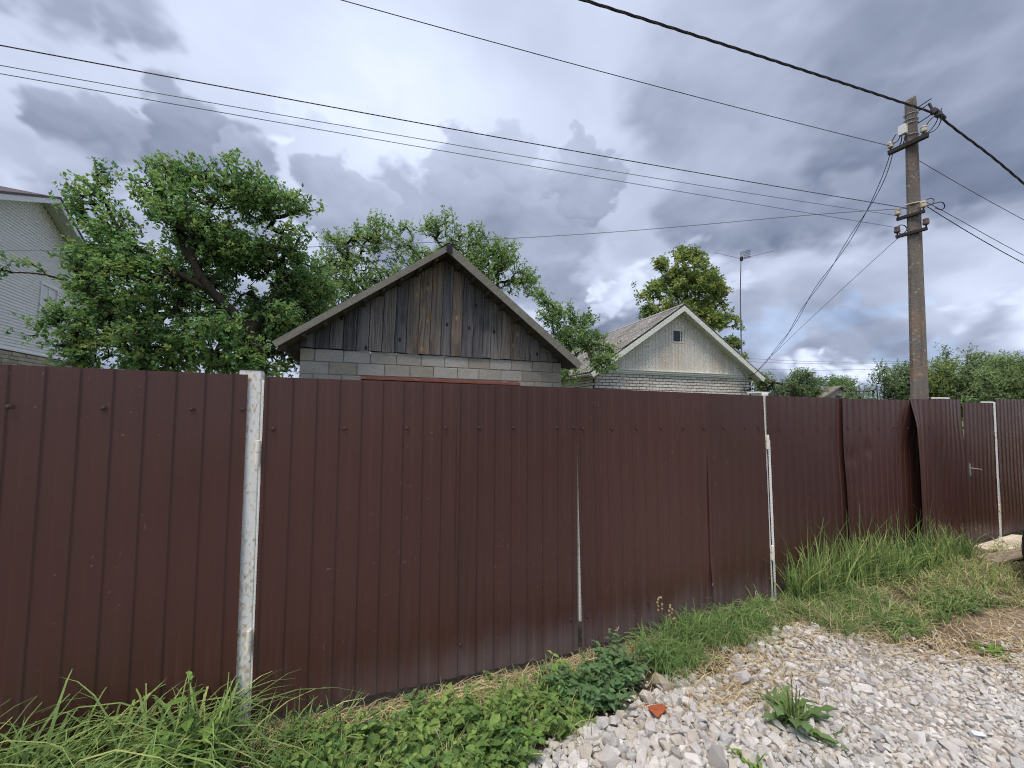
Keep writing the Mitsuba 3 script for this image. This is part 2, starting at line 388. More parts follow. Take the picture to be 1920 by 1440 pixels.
def chip_tex(a, b):
    def f(p, n, uv):
        c = mix(a, b, fbm(p.x * 45, p.y * 45, p.z * 45, 4))
        return mix(c, [0.5 * x for x in b], smoothstep(0.66, 0.85, fbm(p.x * 160, p.y * 160, p.z * 160)) * 0.7)
    return f


for i, (a, b) in enumerate((((0.54, 0.53, 0.515), (0.42, 0.41, 0.395)), ((0.47, 0.47, 0.47), (0.36, 0.36, 0.36)), ((0.51, 0.48, 0.43), (0.39, 0.36, 0.32)), ((0.35, 0.34, 0.33), (0.26, 0.255, 0.25)), ((0.60, 0.59, 0.58), (0.49, 0.48, 0.47)))):
    scene[f'm_stone{i}'] = bump(pr(proc(chip_tex(a, b)), 0.9, 0.2), lambda p, n, uv: fbm(p.x * 110, p.y * 110, p.z * 110) * 0.003)
scene['m_chips'] = bump(pr({'type': 'mesh_attribute', 'name': 'vertex_color'}, 0.9, 0.2), lambda p, n, uv: fbm(p.x * 150, p.y * 150, p.z * 150) * 0.002)
scene['m_red_brick'] = pr(proc(chip_tex((0.36, 0.11, 0.05), (0.28, 0.08, 0.04))), 0.9, 0.2)
scene['m_paper'] = pr((0.62, 0.68, 0.70), 0.4, 0.4)


def ground_col(p, n, uv):
    soil = mix((0.060, 0.045, 0.032), (0.125, 0.098, 0.070), fbm(p.x * 9, p.y * 9, 0, 5))
    soil = mix(soil, (0.17, 0.14, 0.10), smoothstep(0.6, 0.85, noise(p.x * 60, p.y * 60)) * 0.5)
    dry = smoothstep(4.1, 4.9, p.x) * smoothstep(1.75, 1.45, p.y)
    soil = mix(soil, mix((0.17, 0.13, 0.09), (0.24, 0.19, 0.14), fbm(p.x * 14, p.y * 14)), dry)
    lawn = mix((0.045, 0.068, 0.018), (0.09, 0.10, 0.03), fbm(p.x * 1.3, p.y * 1.3, 0, 5))
    lawn = mix(lawn, soil, smoothstep(0.5, 0.7, fbm(p.x * 5, p.y * 5, 2, 4)) * 0.6)
    far = smoothstep(2.6, 3.2, p.y) + smoothstep(-4, -6, p.y) + smoothstep(9, 12, p.x) + smoothstep(-4, -6, p.x)
    return mix(soil, lawn, dr.clip(far, 0, 1))


scene['m_ground'] = pr(proc(ground_col), 0.95, 0.1)
scene['m_gravel_bed'] = bump(pr(proc(lambda p, n, uv: mix((0.20, 0.185, 0.165), mix((0.45, 0.43, 0.40), (0.33, 0.31, 0.29), cell_rand(dr.floor(p.x * 90), dr.floor(p.y * 90))), smoothstep(0.5, 0.1, voronoi(p.x * 70, p.y * 70)[0]))), 0.95, 0.1),
                             lambda p, n, uv: (1 - voronoi(p.x * 70, p.y * 70)[0]) * 0.008)
scene['m_slab'] = bump(pr(proc(stone_fn((0.50, 0.47, 0.40), (0.40, 0.36, 0.29), 6)), 0.9, 0.2), lambda p, n, uv: fbm(p.x * 40, p.y * 40, p.z * 40) * 0.004)
scene['m_grey_board'] = pr(proc(lambda p, n, uv: mix((0.27, 0.225, 0.18), (0.18, 0.15, 0.12), noise(p.x * 6, p.y * 60, 0))), 0.85, 0.2)
scene['m_car'] = pr((0.012, 0.018, 0.04), 0.3, 0.5, clearcoat=1.0, clearcoat_gloss=0.95)
scene['m_trim'] = pr((0.02, 0.02, 0.022), 0.55, 0.4)
scene['m_tyre'] = pr((0.02, 0.02, 0.02), 0.85, 0.3)
scene['m_rim'] = pr((0.5, 0.5, 0.52), 0.3, 0.5, metallic=0.8)
scene['m_lamp'] = pr((0.5, 0.52, 0.54), 0.08, 0.6)


# ------------------------------------------------------------------ ground
def height(x, y):
    x, y = np.asarray(x, float), np.asarray(y, float)
    p = np.stack([x, y, x * 0], -1)
    near = sstep(-6, -3, x) * sstep(14, 9, x) * sstep(-4, -2, y)
    h = near * (0.05 * (meshkit.fbm(p * 1.6, 3, 5) - 0.5) + 0.03 * (meshkit.fbm(p * 7, 3, 6) - 0.5))
    h = h * sstep(2.9, 2.2, y) * 1.0
    h += 0.09 * sstep(0.3, -0.7, x) * sstep(1.1, 2.1, y) * sstep(4, 2.4, y)
    h += 0.04 * np.exp(-((x - 1.35) / 0.7) ** 2 - ((y - 1.45) / 0.3) ** 2) + 0.06 * np.exp(-((x - 3.1) / 0.5) ** 2 - ((y - 1.85) / 0.25) ** 2)
    h += 0.06 * sstep(3.4, 4.2, x) * sstep(1.5, 2.0, y) * sstep(3, 2.4, y) * sstep(9, 7, x)
    return h - 0.01


def axis(lo, hi, step, far):
    a = list(np.arange(lo, hi + 1e-6, step))
    s, x = step, hi
    while x < far:
        s *= 1.35
        x += s
        a.append(x)
    s, x = step, lo
    while x > -far:
        s *= 1.35
        x -= s
        a.insert(0, x)
    return np.array(a)


def grid(xs, ys, zf):
    X, Y = np.meshgrid(xs, ys, indexing='ij')
    v = np.stack([X, Y, zf(X, Y)], -1).reshape(-1, 3)
    i, j = np.meshgrid(np.arange(len(xs) - 1), np.arange(len(ys) - 1), indexing='ij')
    n = len(ys)
    q = np.stack([i * n + j, (i + 1) * n + j, (i + 1) * n + j + 1, i * n + j + 1], -1).reshape(-1, 4)
    return v, q


v, q = grid(axis(-3, 9, 0.05, 1500), axis(-1.0, 2.6, 0.05, 1500), height)
add('ground', (v, q), 'm_ground', smooth=True, kind='structure', label='earth ground of grass and bare brown soil under the fence')

EDGE = np.array([(-30, .6), (-3, .9), (0, 1.25), (.6, 1.55), (.85, 1.76), (1.2, 1.78), (1.5, 1.86), (1.8, 1.93), (2.2, 1.88), (2.8, 1.97), (3.25, 1.97), (3.5, 1.74), (3.9, 1.42), (4.3, 1.25), (5, 1.08), (8, .9), (30, .8)])


EX = np.linspace(-30, 30, 6001)


def edge_y(x):
    return np.interp(x, EX, EYV)


def edge_exact(x):
    return np.interp(x, EDGE[:, 0], EDGE[:, 1]) + 0.05 * (meshkit.noise(np.stack([np.asarray(x) * 6, np.asarray(x) * 0, np.asarray(x) * 0], -1), 4) - 0.5)


EYV = edge_exact(EX)
xs = axis(-1, 7, 0.06, 26)
tt = np.r_[0, 0.04, 0.1, np.linspace(0.18, 1, 40)]
X = np.repeat(xs[:, None], len(tt), 1)
Y = edge_y(xs)[:, None] * (1 - tt) + (-3.4) * tt
Z = height(X, Y) + 0.010 + 0.006 * meshkit.noise(np.stack([X * 20, Y * 20, X * 0], -1), 8) - 0.03 * (tt == 0)
i, j = np.meshgrid(np.arange(len(xs) - 1), np.arange(len(tt) - 1), indexing='ij')
n = len(tt)
q = np.stack([i * n + j, i * n + j + 1, (i + 1) * n + j + 1, (i + 1) * n + j], -1).reshape(-1, 4)
add('gravel_road', (np.stack([X, Y, Z], -1).reshape(-1, 3), q), 'm_gravel_bed', smooth=True, kind='structure', label='pale crushed limestone gravel road in front of the brown fence')
scene['gravel_road']['flip_normals'] = False

# stones of the road
rng = np.random.default_rng(7)


def rock(seed, flat=0.7):
    r = np.random.default_rng(seed)
    u = r.normal(size=(r.integers(13, 19), 3))
    u /= np.linalg.norm(u, axis=1, keepdims=True)
    u = np.sign(u) * np.abs(u) ** 0.8
    u *= r.uniform(0.86, 1.08, (len(u), 1)) * np.array([r.uniform(1.0, 1.3), r.uniform(0.8, 1.0), flat])
    return trimesh.convex.convex_hull(u)


ROCKS = [rock(100 + k, f) for k, f in enumerate(np.linspace(0.62, 0.95, 14))]
placed, cells = [], {}


def try_place(x, y, r, pack):
    c = (int(x // 0.06), int(y // 0.06))
    for a in (-1, 0, 1):
        for b in (-1, 0, 1):
            for (px, py, prr) in cells.get((c[0] + a, c[1] + b), ()):
                if (px - x) ** 2 + (py - y) ** 2 < (pack * (r + prr)) ** 2:
                    return False
    cells.setdefault(c, []).append((x, y, r))
    placed.append((x, y, r))
    return True


def low_line(x):
    return 1.707 - 0.391 * (x - 0.79)


for rr, tries, xr in ((0.046, 40, (0.7, 2.8)), (0.037, 260, (0.7, 3.2)), (0.030, 1700, (0.7, 3.5)), (0.024, 8000, (0.6, 4.2)), (0.019, 20000, (0.5, 5.0)), (0.015, 46000, (0.4, 6.0)), (0.010, 40000, (0.4, 6.5))):
    for k in range(tries):
        x = rng.uniform(*xr)
        ey = float(edge_y(np.array([x]))[0]) - 0.02
        y = rng.uniform(min(low_line(x) - 0.5, ey - 0.3), ey) if x < 5 else rng.uniform(-0.3, ey)
        big = math.exp(-max(0, x - 1.5) ** 2 / 0.9) if y < 1.8 or x < 2.6 else 0.8
        if x > 2.7 and y > 1.75:
            big = 0.75
        if rr > 0.017 and rng.random() > big * (1 if rr < 0.035 else 0.6) + (0.40 if rr < 0.02 else 0.10 if rr < 0.025 else 0.02):
            continue
        if rr == 0.019 and x > 3.6 and rng.random() > 0.5:
            continue
        try_place(x, y, rr * rng.uniform(0.8, 1.2), 0.72)
PL = np.array(placed)
dist = np.hypot(PL[:, 0], PL[:, 1])
infr = (PL[:, 1] > low_line(PL[:, 0]) + 0.02)
score = PL[:, 2] / np.hypot(dist, 1.65) * np.where(infr, 1, 0.01)
order = np.argsort(-score)
rock_ply = [mikit.ply(m, 'm_stone0') for m in ROCKS]


def rot3(r):
    q4 = r.normal(size=4)
    M = trimesh.transformations.quaternion_matrix(q4 / np.linalg.norm(q4))[:3, :3]
    a, b = r.normal(0, 0.28, 2)
    z = r.uniform(0, 6.28)
    Rz = np.array([[math.cos(z), -math.sin(z), 0], [math.sin(z), math.cos(z), 0], [0, 0, 1]])
    Rx = np.array([[1, 0, 0], [0, math.cos(a), -math.sin(a)], [0, math.sin(a), math.cos(a)]])
    Ry = np.array([[math.cos(b), 0, math.sin(b)], [0, 1, 0], [-math.sin(b), 0, math.cos(b)]])
    return Rz @ Rx @ Ry


LAYER = 0.014
for k in order[:300]:
    x, y, r = PL[k]
    M = rot3(rng) * r
    vi = int(rng.integers(0, 14))
    z = float(height(x, y)) + 0.010 + r * 0.40
    copy_of('stone', rock_ply[vi], mat4((x, y, z), M[:, 0], M[:, 1], M[:, 2]), 'gravel_road', 'm_stone%d' % rng.choice(5, p=[.34, .24, .16, .06, .20]))
VV, FF, CC, at = [], [], [], 0
tones = np.array([(.53, .52, .50), (.45, .45, .445), (.50, .465, .415), (.36, .35, .34), (.59, .58, .565), (.48, .44, .40)])
extra = [(rng.uniform(0.5, 5.5), 0, 0) for _ in range(14000)]
small = [tuple(PL[k]) + (0.38,) for k in order[300:]]
for (x, _, _) in extra:   # chips that fill the gaps between the stones
    ey = float(edge_y(np.array([x]))[0])
    y = rng.uniform(min(low_line(x) - 0.3, ey - 0.3), ey)
    small.append((x, y, rng.uniform(0.005, 0.011), 0.2))
for k in range(500):      # strays in the soil of the verge
    x = rng.uniform(0.8, 6.5)
    small.append((x, edge_y(np.array([x]))[0] + abs(rng.normal(0, 0.12)), rng.uniform(0.006, 0.018), 0.5))
xy = np.array([(s[0], s[1]) for s in small])
hz = height(xy[:, 0], xy[:, 1])
for k, (x, y, r, lift) in enumerate(small):
    m = ROCKS[int(rng.integers(0, 14))]
    V = m.vertices @ (rot3(rng) * r).T + (x, y, hz[k] + 0.010 + r * lift)
    F = m.faces
    VV.append(V[F].reshape(-1, 3))
    FF.append(np.arange(len(F) * 3).reshape(-1, 3) + at)
    c = tones[rng.choice(6, p=[.32, .22, .14, .07, .15, .10])] * rng.uniform(0.85, 1.1)
    if rng.random() < 0.002:
        c = np.array((.34, .13, .07))
    CC.append(np.repeat(c[None], len(F) * 3, 0) * rng.uniform(0.92, 1.06, (len(F), 1)).repeat(3, 0))
    at += len(F) * 3
add('gravel', (np.vstack(VV), np.vstack(FF)), 'm_chips', 'gravel_road', color=np.vstack(CC), kind='stuff')
t = thing('brick_fragment', 'broken orange-red brick fragment lying among the pale gravel stones', 'brick fragment')
m = rock(9, 0.6)
m.apply_scale(0.047)
m.apply_translation((1.60, 1.72, float(height(1.6, 1.72)) + 0.055))
scene[t] = mikit.ply(m, 'm_red_brick')
t = thing('boulder', 'tan stone at the foot of the nettles, largest beside the gravel edge', 'stone')
m = rock(77, 0.72)
m.apply_scale(0.072)
m.apply_translation((1.79, 1.90, float(height(1.79, 1.90)) + 0.04))
scene[t] = mikit.ply(m, 'm_ledge0')
t = thing('plastic_scrap', 'small flat pale blue scrap lying on the gravel', 'litter')
m = bx(-0.025, 0.025, -0.013, 0.013, 0, 0.003)
m.apply_transform(trimesh.transformations.euler_matrix(0.15, -0.1, -0.7))
m.apply_translation((3.06, 1.005, float(height(3.06, 1.0)) + 0.04))
scene[t] = mikit.ply(m, 'm_paper')

# ------------------------------------------------------------------ fence
D = 2.35
PITCH_X, DEPTH = 0.115, 0.0068


def corrugated(x0, x1, zt0, zt1, zb0, zb1, y=D, phase=0.0, warp=None, seed=0, shear=(0, 0), flip=1):
    """Profiled steel sheet from x0 to x1: flat ribs and valleys with sloped flanks. shear: how far the left and the right edge run aside towards the foot."""
    prof = [(0.0, 0), (0.050, 0), (0.0545, 0.18), (0.0585, 0.82), (0.063, 1), (0.1045, 1), (0.1085, 0.82), (0.1120, 0.18)]
    xs, ds = [], []
    k = math.floor((x0 - phase) / PITCH_X) - 1
    while phase + k * PITCH_X < x1 + PITCH_X:
        for u, d in prof:
            xs.append(phase + k * PITCH_X + u)
            ds.append(d)
        k += 1
    xs, ds = np.array(xs), np.array(ds)
    inside = (xs > x0 + 0.002) & (xs < x1 - 0.002)
    xe = np.r_[x0, xs[inside], x1]
    de = np.interp(xe, xs, ds)
    rows = 28
    w = np.linspace(0, 1, rows)
    s = (xe - x0) / (x1 - x0)
    zt = zt0 + (zt1 - zt0) * s
    zb = zb0 + (zb1 - zb0) * s + 0.004 * (meshkit.noise(np.stack([xe * 9, xe * 0, xe * 0 + seed], -1), 2) - 0.5)
    Z = zt[:, None] * (1 - w) + zb[:, None] * w
    X = xe[:, None] + (shear[0] * (1 - s) + shear[1] * s)[:, None] * w
    Yv = y + flip * DEPTH * de[:, None] + 0 * Z
    P = np.stack([X * 1.4, Z * 1.1, Z * 0 + seed], -1)
    Yv = Yv + 0.016 * (meshkit.fbm(P, 2, 3) - 0.5) + 0.005 * (meshkit.noise(np.stack([X * 7, Z * 2.2, Z * 0 + seed], -1), 5) - 0.5)
    if warp is not None:
        dx, dy = warp(X, Z)
        X, Yv = X + dx, Yv + dy
    v = np.stack([X, Yv, Z], -1).reshape(-1, 3)
    i, j = np.meshgrid(np.arange(len(xe) - 1), np.arange(rows - 1), indexing='ij')
    q = np.stack([i * rows + j, i * rows + j + 1, (i + 1) * rows + j + 1, (i + 1) * rows + j], -1).reshape(-1, 4)
    return tm(v, np.vstack([q[:, [0, 1, 2]], q[:, [0, 2, 3]]]))


screw_ply = mikit.ply(cat([lathe([(0, 0.006), (0.0045, 0.006), (0.006, 0.0045), (0.0062, 0.0018), (0.0105, 0.0012), (0.0115, 0)], 10)]), 'm_screw', smooth=30)
scene['m_screw'] = pr((0.045, 0.022, 0.02), 0.5, 0.5)
SCR = T().rotate([1, 0, 0], 90)


def screws(parent, xs, z, y=D, rnd=1):
    for x in xs:
        copy_of('screw', screw_ply, T().translate([x, y - 0.004, z]) @ SCR, parent)


def rails(parent, x0, x1, zs, y=D + 0.022):
    for z in zs:
        add('rail', bx(x0, x1, y, y + 0.04, z - 0.02, z + 0.02, 0.004), 'm_fence', parent)


def stile(x0, x1, z0, z1, y0, y1, lean=0.0):
    m = bx(x0, x1, y0, y1, z0, z1, 0.004)
    m.vertices[:, 0] += lean * (z1 - m.vertices[:, 2]) / (z1 - z0)
    return m


def hinge(parent, x, z0, z1, y):
    h = z1 - z0
    for k in (0, 1):
        m = lathe([(0, 0), (0.010, 0), (0.0125, 0.003), (0.0125, h / 2 - 0.005), (0.010, h / 2 - 0.002), (0, h / 2 - 0.002)], 12, (x, y, z0 + k * h / 2))
        add('hinge', cat([m, bx(x - 0.004, x + 0.004, y, y + 0.03, z0 + k * h / 2 + 0.006, z0 + k * h / 2 + h / 2 - 0.006)]), 'm_rusty_white', parent, smooth=40)


# left stretch
t = thing('fence_section', 'dark brown profiled steel fence stretch left of the rusty white gate post', 'fence')
add('sheet', corrugated(-4.2, -0.507, 1.83, 1.826, -0.02, 0.06, phase=-1.66, seed=1, shear=(0, 0.028)), 'm_fence', t, smooth=50)
rails(t, -4.2, -0.56, (1.645, 0.42))
screws(t, (-1.86, -1.362, -1.055, -0.729, -0.52), 1.645, D - 0.002)
# white post
t = thing('gate_post', 'white square steel gate post streaked with rust, left of the double gate', 'post')
add('tube', stile(-0.548, -0.449, 0.0, 1.852, D + 0.016, D + 0.09, 0.03), 'm_white_paint', t)
add('cap', bx(-0.551, -0.446, D + 0.013, D + 0.093, 1.8525, 1.856), 'm_black', t)

# double gate
t = thing('gate_leaf', 'left brown steel leaf of the double gate, next to the rusty white post', 'gate')
add('sheet', corrugated(-0.432, 0.62, 1.819, 1.823, 0.098, 0.055, phase=-0.47, seed=2, shear=(0.022, 0.022)), 'm_fence', t, smooth=50)
add('sheet', corrugated(0.60, 1.470, 1.823, 1.828, 0.056, 0.019, y=D - 0.003, phase=-0.47, seed=2.5, shear=(0.022, 0.024)), 'm_fence', t, smooth=50)
add('frame', cat([stile(-0.447, -0.416, 0.13, 1.80, D + 0.016, D + 0.055, 0.026), stile(1.415, 1.455, 0.06, 1.78, D + 0.024, D + 0.064, 0.02), bx(-0.41, 1.41, D + 0.026, D + 0.062, 1.525, 1.565), bx(-0.40, 1.42, D + 0.026, D + 0.062, 0.20, 0.24)]), 'm_white_clean', t)
screws(t, (-0.382, -0.038, 0.301, 0.534, 0.75, 0.985, 1.309, 1.442), 1.546)
screws(t, (0.66, 1.43), 0.24)
hinge(t, -0.442, 1.363, 1.49, D - 0.010)
hinge(t, -0.434, 0.43, 0.545, D - 0.010)
t = thing('gate_leaf', 'right brown steel leaf of the double gate, beyond the thin bright gap', 'gate')


def bulge(X, Z):
    b = np.exp(-((X - 2.75) / 0.09) ** 2) * sstep(0.55, 0.1, Z)
    return 0 * X, -0.028 * b


add('sheet', corrugated(1.462, 2.74, 1.828, 1.826, 0.034, 0.03, y=D - 0.001, phase=1.43, seed=3, shear=(0.060, 0.030)), 'm_fence', t, smooth=50)
add('sheet', corrugated(2.715, 3.431, 1.826, 1.825, 0.032, 0.046, y=D - 0.003, phase=1.43, warp=bulge, seed=4, shear=(0.030, 0.050)), 'm_fence', t, smooth=50)
add('frame', cat([stile(1.484, 1.524, 0.20, 1.79, D + 0.018, D + 0.058, 0.03), stile(3.36, 3.40, 0.06, 1.78, D + 0.024, D + 0.064, 0.03), bx(1.53, 3.36, D + 0.026, D + 0.062, 1.52, 1.56), bx(1.55, 3.37, D + 0.026, D + 0.062, 0.20, 0.24)]), 'm_white_clean', t)
screws(t, (1.521, 1.769, 2.0, 2.235, 2.467, 2.689, 2.93, 3.179, 3.36), 1.537)
screws(t, (1.56, 2.1), 0.24)
t2 = thing('gate_post', 'white steel post hidden behind the right edge of the double gate', 'post')
add('tube', stile(3.436, 3.515, 0.0, 1.848, D + 0.0085, D + 0.09, 0.05), 'm_white_clean', t2)
add('cap', bx(3.40, 3.54, D + 0.016, D + 0.13, 1.849, 1.862), 'm_white_clean', t2)
hinge(t, 3.466, 1.344, 1.474, D - 0.008)
hinge(t, 3.497, 0.364, 0.496, D - 0.008)

# dented stretch right of the gate
t = thing('fence_section', 'dented brown steel fence stretch with buckled sheets, behind the tall grass', 'fence')


def dent1(X, Z):
    e = np.exp(-((X - 4.63) / 0.16) ** 2)
    return 0.012 * e * np.sin(Z * 3.3), 0.012 * e * sstep(1.9, 1.2, Z)


def dent2(X, Z):
    a = np.exp(-((X - 4.60) / 0.10) ** 2)
    b = np.exp(-(np.minimum(X - 5.93, 0) / 0.22) ** 2) * sstep(1.86, 1.25, Z)
    dips = sum(0.022 * np.exp(-((X - cx) / 0.045) ** 2 - ((Z - cz) / 0.05) ** 2) for cx, cz in ((4.80, 1.22), (4.68, 1.24), (5.05, 1.30)))
    return 0.014 * a * np.sin(Z * 3.3), -0.012 * a + 0.085 * b + dips


def dent3(X, Z):
    a = np.exp(-((X - 5.93) / 0.13) ** 2) * sstep(1.95, 1.5, Z) * sstep(0.0, 0.5, Z)
    lean = 0.13 * sstep(1.85, 0.2, Z) * sstep(5.9, 6.2, X)
    wob = 0.03 * np.exp(-((X - 6.6) / 0.3) ** 2) * np.sin(Z * 2.6)
    return 0.045 * sstep(1.84, 0.9, Z) * (1 - 0.5 * sstep(0.9, 0.0, Z)) * sstep(7.3, 5.9, X) + 0.10 * sstep(1.75, 1.1, Z) * sstep(6.3, 7.1, X), -0.055 * a + wob + 0.3 * lean * 0


add('sheet', corrugated(3.459, 4.70, 1.826, 1.836, 0.04, 0.05, phase=3.42, warp=dent1, seed=5, shear=(0.055, 0.02)), 'm_fence', t, smooth=50)
add('sheet', corrugated(4.60, 6.55, 1.825, 1.855, 0.05, 0.05, y=D - 0.006, phase=3.44, warp=dent2, seed=6, shear=(0.02, 0.02)), 'm_fence', t, smooth=50)
add('sheet', corrugated(5.905, 7.125, 1.856, 1.876, 0.05, 0.03, y=D - 0.008, phase=3.45, warp=dent3, seed=7), 'm_fence', t, smooth=50)
rails(t, 3.56, 7.05, (1.525, 0.42), D + 0.14)
screws(t, (3.639, 3.979, 4.208, 4.44, 4.70, 4.918, 5.266, 5.55, 5.627, 5.85), 1.526, D - 0.006)
screws(t, (6.0, 6.313, 6.6, 6.95), 1.526, D - 0.012)
t = thing('fence_post', 'white post whose flat cap shows above the fence left of the wicket door', 'post')
add('tube', bx(7.06, 7.14, D + 0.12, D + 0.20, 0, 1.885, 0.004), 'm_white_clean', t)
add('cap', bx(7.02, 7.17, D + 0.10, D + 0.22, 1.886, 1.908), 'm_white_clean', t)

# wicket
t = thing('wicket_gate', 'narrow brown steel wicket door with a lever handle at the right end of the fence', 'gate')
add('sheet', corrugated(7.265, 8.12, 1.845, 1.85, 0.03, 0.07, y=D + 0.012, phase=7.2, seed=8, shear=(-0.05, -0.03)), 'm_fence', t, smooth=50)
add('frame', cat([stile(7.275, 7.30, 0.10, 1.55, D + 0.05, D + 0.08), stile(8.065, 8.095, 0.10, 1.80, D + 0.05, D + 0.08), bx(7.31, 8.06, D + 0.05, D + 0.08, 1.5, 1.53), bx(7.31, 8.06, D + 0.05, D + 0.08, 0.3, 0.33)]), 'm_white_clean', t)
hd = add('handle', cat([bx(7.355, 7.385, D + 0.012, D + 0.022, 0.90, 1.06, 0.003), tube([(7.37, D + 0.018, 1.0), (7.37, D - 0.03, 1.0), (7.385, D - 0.042, 0.998), (7.49, D - 0.042, 0.985)], 0.009, 8)]), 'm_zinc', t, smooth=40)
hinge(t, 8.125, 1.385, 1.472, D + 0.01)
hinge(t, 8.115, 0.40, 0.491, D + 0.01)
t = thing('fence_post', 'white wicket frame post with a short arm at its top, right of the wicket door', 'post')
add('tube', stile(8.138, 8.215, 0.04, 1.868, D + 0.0125, D + 0.08, -0.045), 'm_white_clean', t)
add('arm', bx(7.97, 8.136, D + 0.014, D + 0.078, 1.853, 1.873), 'm_white_clean', t)
t = thing('fence_section', 'brown steel fence stretch at the far right, beyond the wicket door', 'fence')
add('sheet', corrugated(8.196, 14.0, 1.912, 1.96, 0.08, 0.12, phase=8.21, seed=9, shear=(-0.04, 0)), 'm_fence', t, smooth=50)
rails(t, 8.25, 14, (1.6, 0.5))

# ------------------------------------------------------------------ shed
t = thing('garden_shed', 'small grey block shed with a dark weathered plank gable behind the gate', 'shed')
SY = 6.8
lean = lambda z: 0.019 * (z - 2.6)
rise = lambda x: 0.0085 * (x + 0.8)
c1 = [-.80, -.59, -.17, .24, .66, 1.08, 1.49, 1.93, 2.35, 2.79, 3.23, 3.68, 3.88]
c2 = [-.80, -.38, .04, .47, .89, 1.30, 1.73, 2.14, 2.58, 3.02, 3.45, 3.88]
c3 = [-.80, -.60, -.19, .12]
c3r = [2.94, 3.29, 3.68, 3.88]
rows = [(c1, 2.362, 2.556), (c2, 2.160, 2.352), (c3, 1.958, 2.150), (c3r, 1.958, 2.150), ([-.8, -.39, .10], 1.756, 1.948), ([2.95, 3.46, 3.88], 1.756, 1.948)]
brng = np.random.default_rng(3)
for ci, (js, z0, z1) in enumerate(rows):
    for a, b in zip(js[:-1], js[1:]):
        dz, dy = rise((a + b) / 2), brng.uniform(-0.004, 0.004)
        m = bx(a + 0.006, b - 0.006, SY + dy, SY + 0.19, z0 + dz, z1 + dz, 0.006)
        add('block', m, f'm_block{brng.choice(3, p=[.4, .35, .25])}', t)
core = cat([bx(-.785, 3.865, SY + 0.012, SY + 0.18, 2.15, 2.545), bx(-.785, 0.11, SY + 0.012, SY + 0.18, 0, 2.149), bx(2.95, 3.865, SY + 0.012, SY + 0.18, 0, 2.149)])
add('mortar_wall', core, 'm_mortar', t)
add('side_wall', cat([bx(-.80, -.61, SY + 0.2, 12, 0, 2.52), bx(3.69, 3.88, SY + 0.2, 12, 0, 2.56), bx(-.6, 3.68, 11.8, 12, 0, 2.5)]), 'm_block2', t)
add('lintel', bx(.10, 2.96, SY - 0.03, SY + 0.02, 2.105, 2.158, 0.004), 'm_lintel', t)
dr_key = add('garage_door', cat([bx(.14, 1.52, SY + 0.05, SY + 0.09, 0, 2.10), bx(1.53, 2.94, SY + 0.05, SY + 0.09, 0, 2.10)]), 'm_lintel', t)
APX, APZ, EL, EZ, ER = 1.42, 4.455, -1.109, 2.56, 4.085   # roof line of the front edge
RY0, RY1 = 6.36, 12.3
joints = [-.80, -.59, -.39, -.19, .01, .20, .41, .61, .80, 1.0, 1.2, 1.4, 1.58, 1.78, 1.99, 2.18, 2.34, 2.55, 2.74, 2.94, 3.15, 3.36, 3.55, 3.77, 3.89]


def under_roof(x):
    return (APZ - (APX - x) * (APZ - EZ) / (APX - EL) if x < APX else APZ - (x - APX) * (APZ - EZ) / (ER - APX)) - 0.16


for k, (a, b) in enumerate(zip(joints[:-1], joints[1:])):
    zb = 2.566 + rise((a + b) / 2) + brng.uniform(-0.008, 0.008)
    a1, b1 = a + 0.005, b - 0.005
    top = sorted([(x, under_roof(x) + 0.05) for x in ([a1, b1] if not a1 < APX < b1 else [a1, APX, b1])])
    poly = [(a1, zb), (b1, zb)] + top[::-1]
    if max(p[1] for p in poly) < zb + 0.02:
        continue
    import shapely
    m = trimesh.creation.extrude_polygon(shapely.Polygon(poly), 0.022, engine='earcut')
    vv = m.vertices.copy()
    y0 = SY - 0.034 + brng.uniform(-0.006, 0.006)
    m.vertices = np.stack([vv[:, 0] + lean(vv[:, 1]), y0 + vv[:, 2], vv[:, 1]], 1)
    m.faces = m.faces[:, ::-1]
    add('plank', m, f'm_plank{(2 if k in (8, 9, 10, 12, 17, 18) else int(brng.choice([0, 1, 3])))}', t)
m = trimesh.creation.extrude_polygon(shapely.Polygon([(-.79, 2.56), (3.88, 2.6), (APX, 4.34)]), 0.03, engine='earcut')
m.vertices = np.stack([m.vertices[:, 0] + lean(m.vertices[:, 1]), SY + 0.0 + m.vertices[:, 2], m.vertices[:, 1]], 1)
add('gable_backing', m, 'm_felt', t)


def slope_slab(xa, za, xb, zb, y0, y1, th, off=0.0):
    """Slab between the ridge edge (xa, za) and the eave edge (xb, zb), th thick below, lifted by off."""
    d = np.array([xb - xa, zb - za])
    nrm = np.array([-d[1], d[0]]) / np.linalg.norm(d)
    if nrm[1] < 0:
        nrm = -nrm
    P = [np.array([xa, za]) + nrm * off, np.array([xb, zb]) + nrm * off]
    Q = [p - nrm * th for p in P]
    pts = np.array([[x, y, z] for y in (y0, y1) for x, z in (P[0], P[1], Q[1], Q[0])])
    return trimesh.convex.convex_hull(pts)


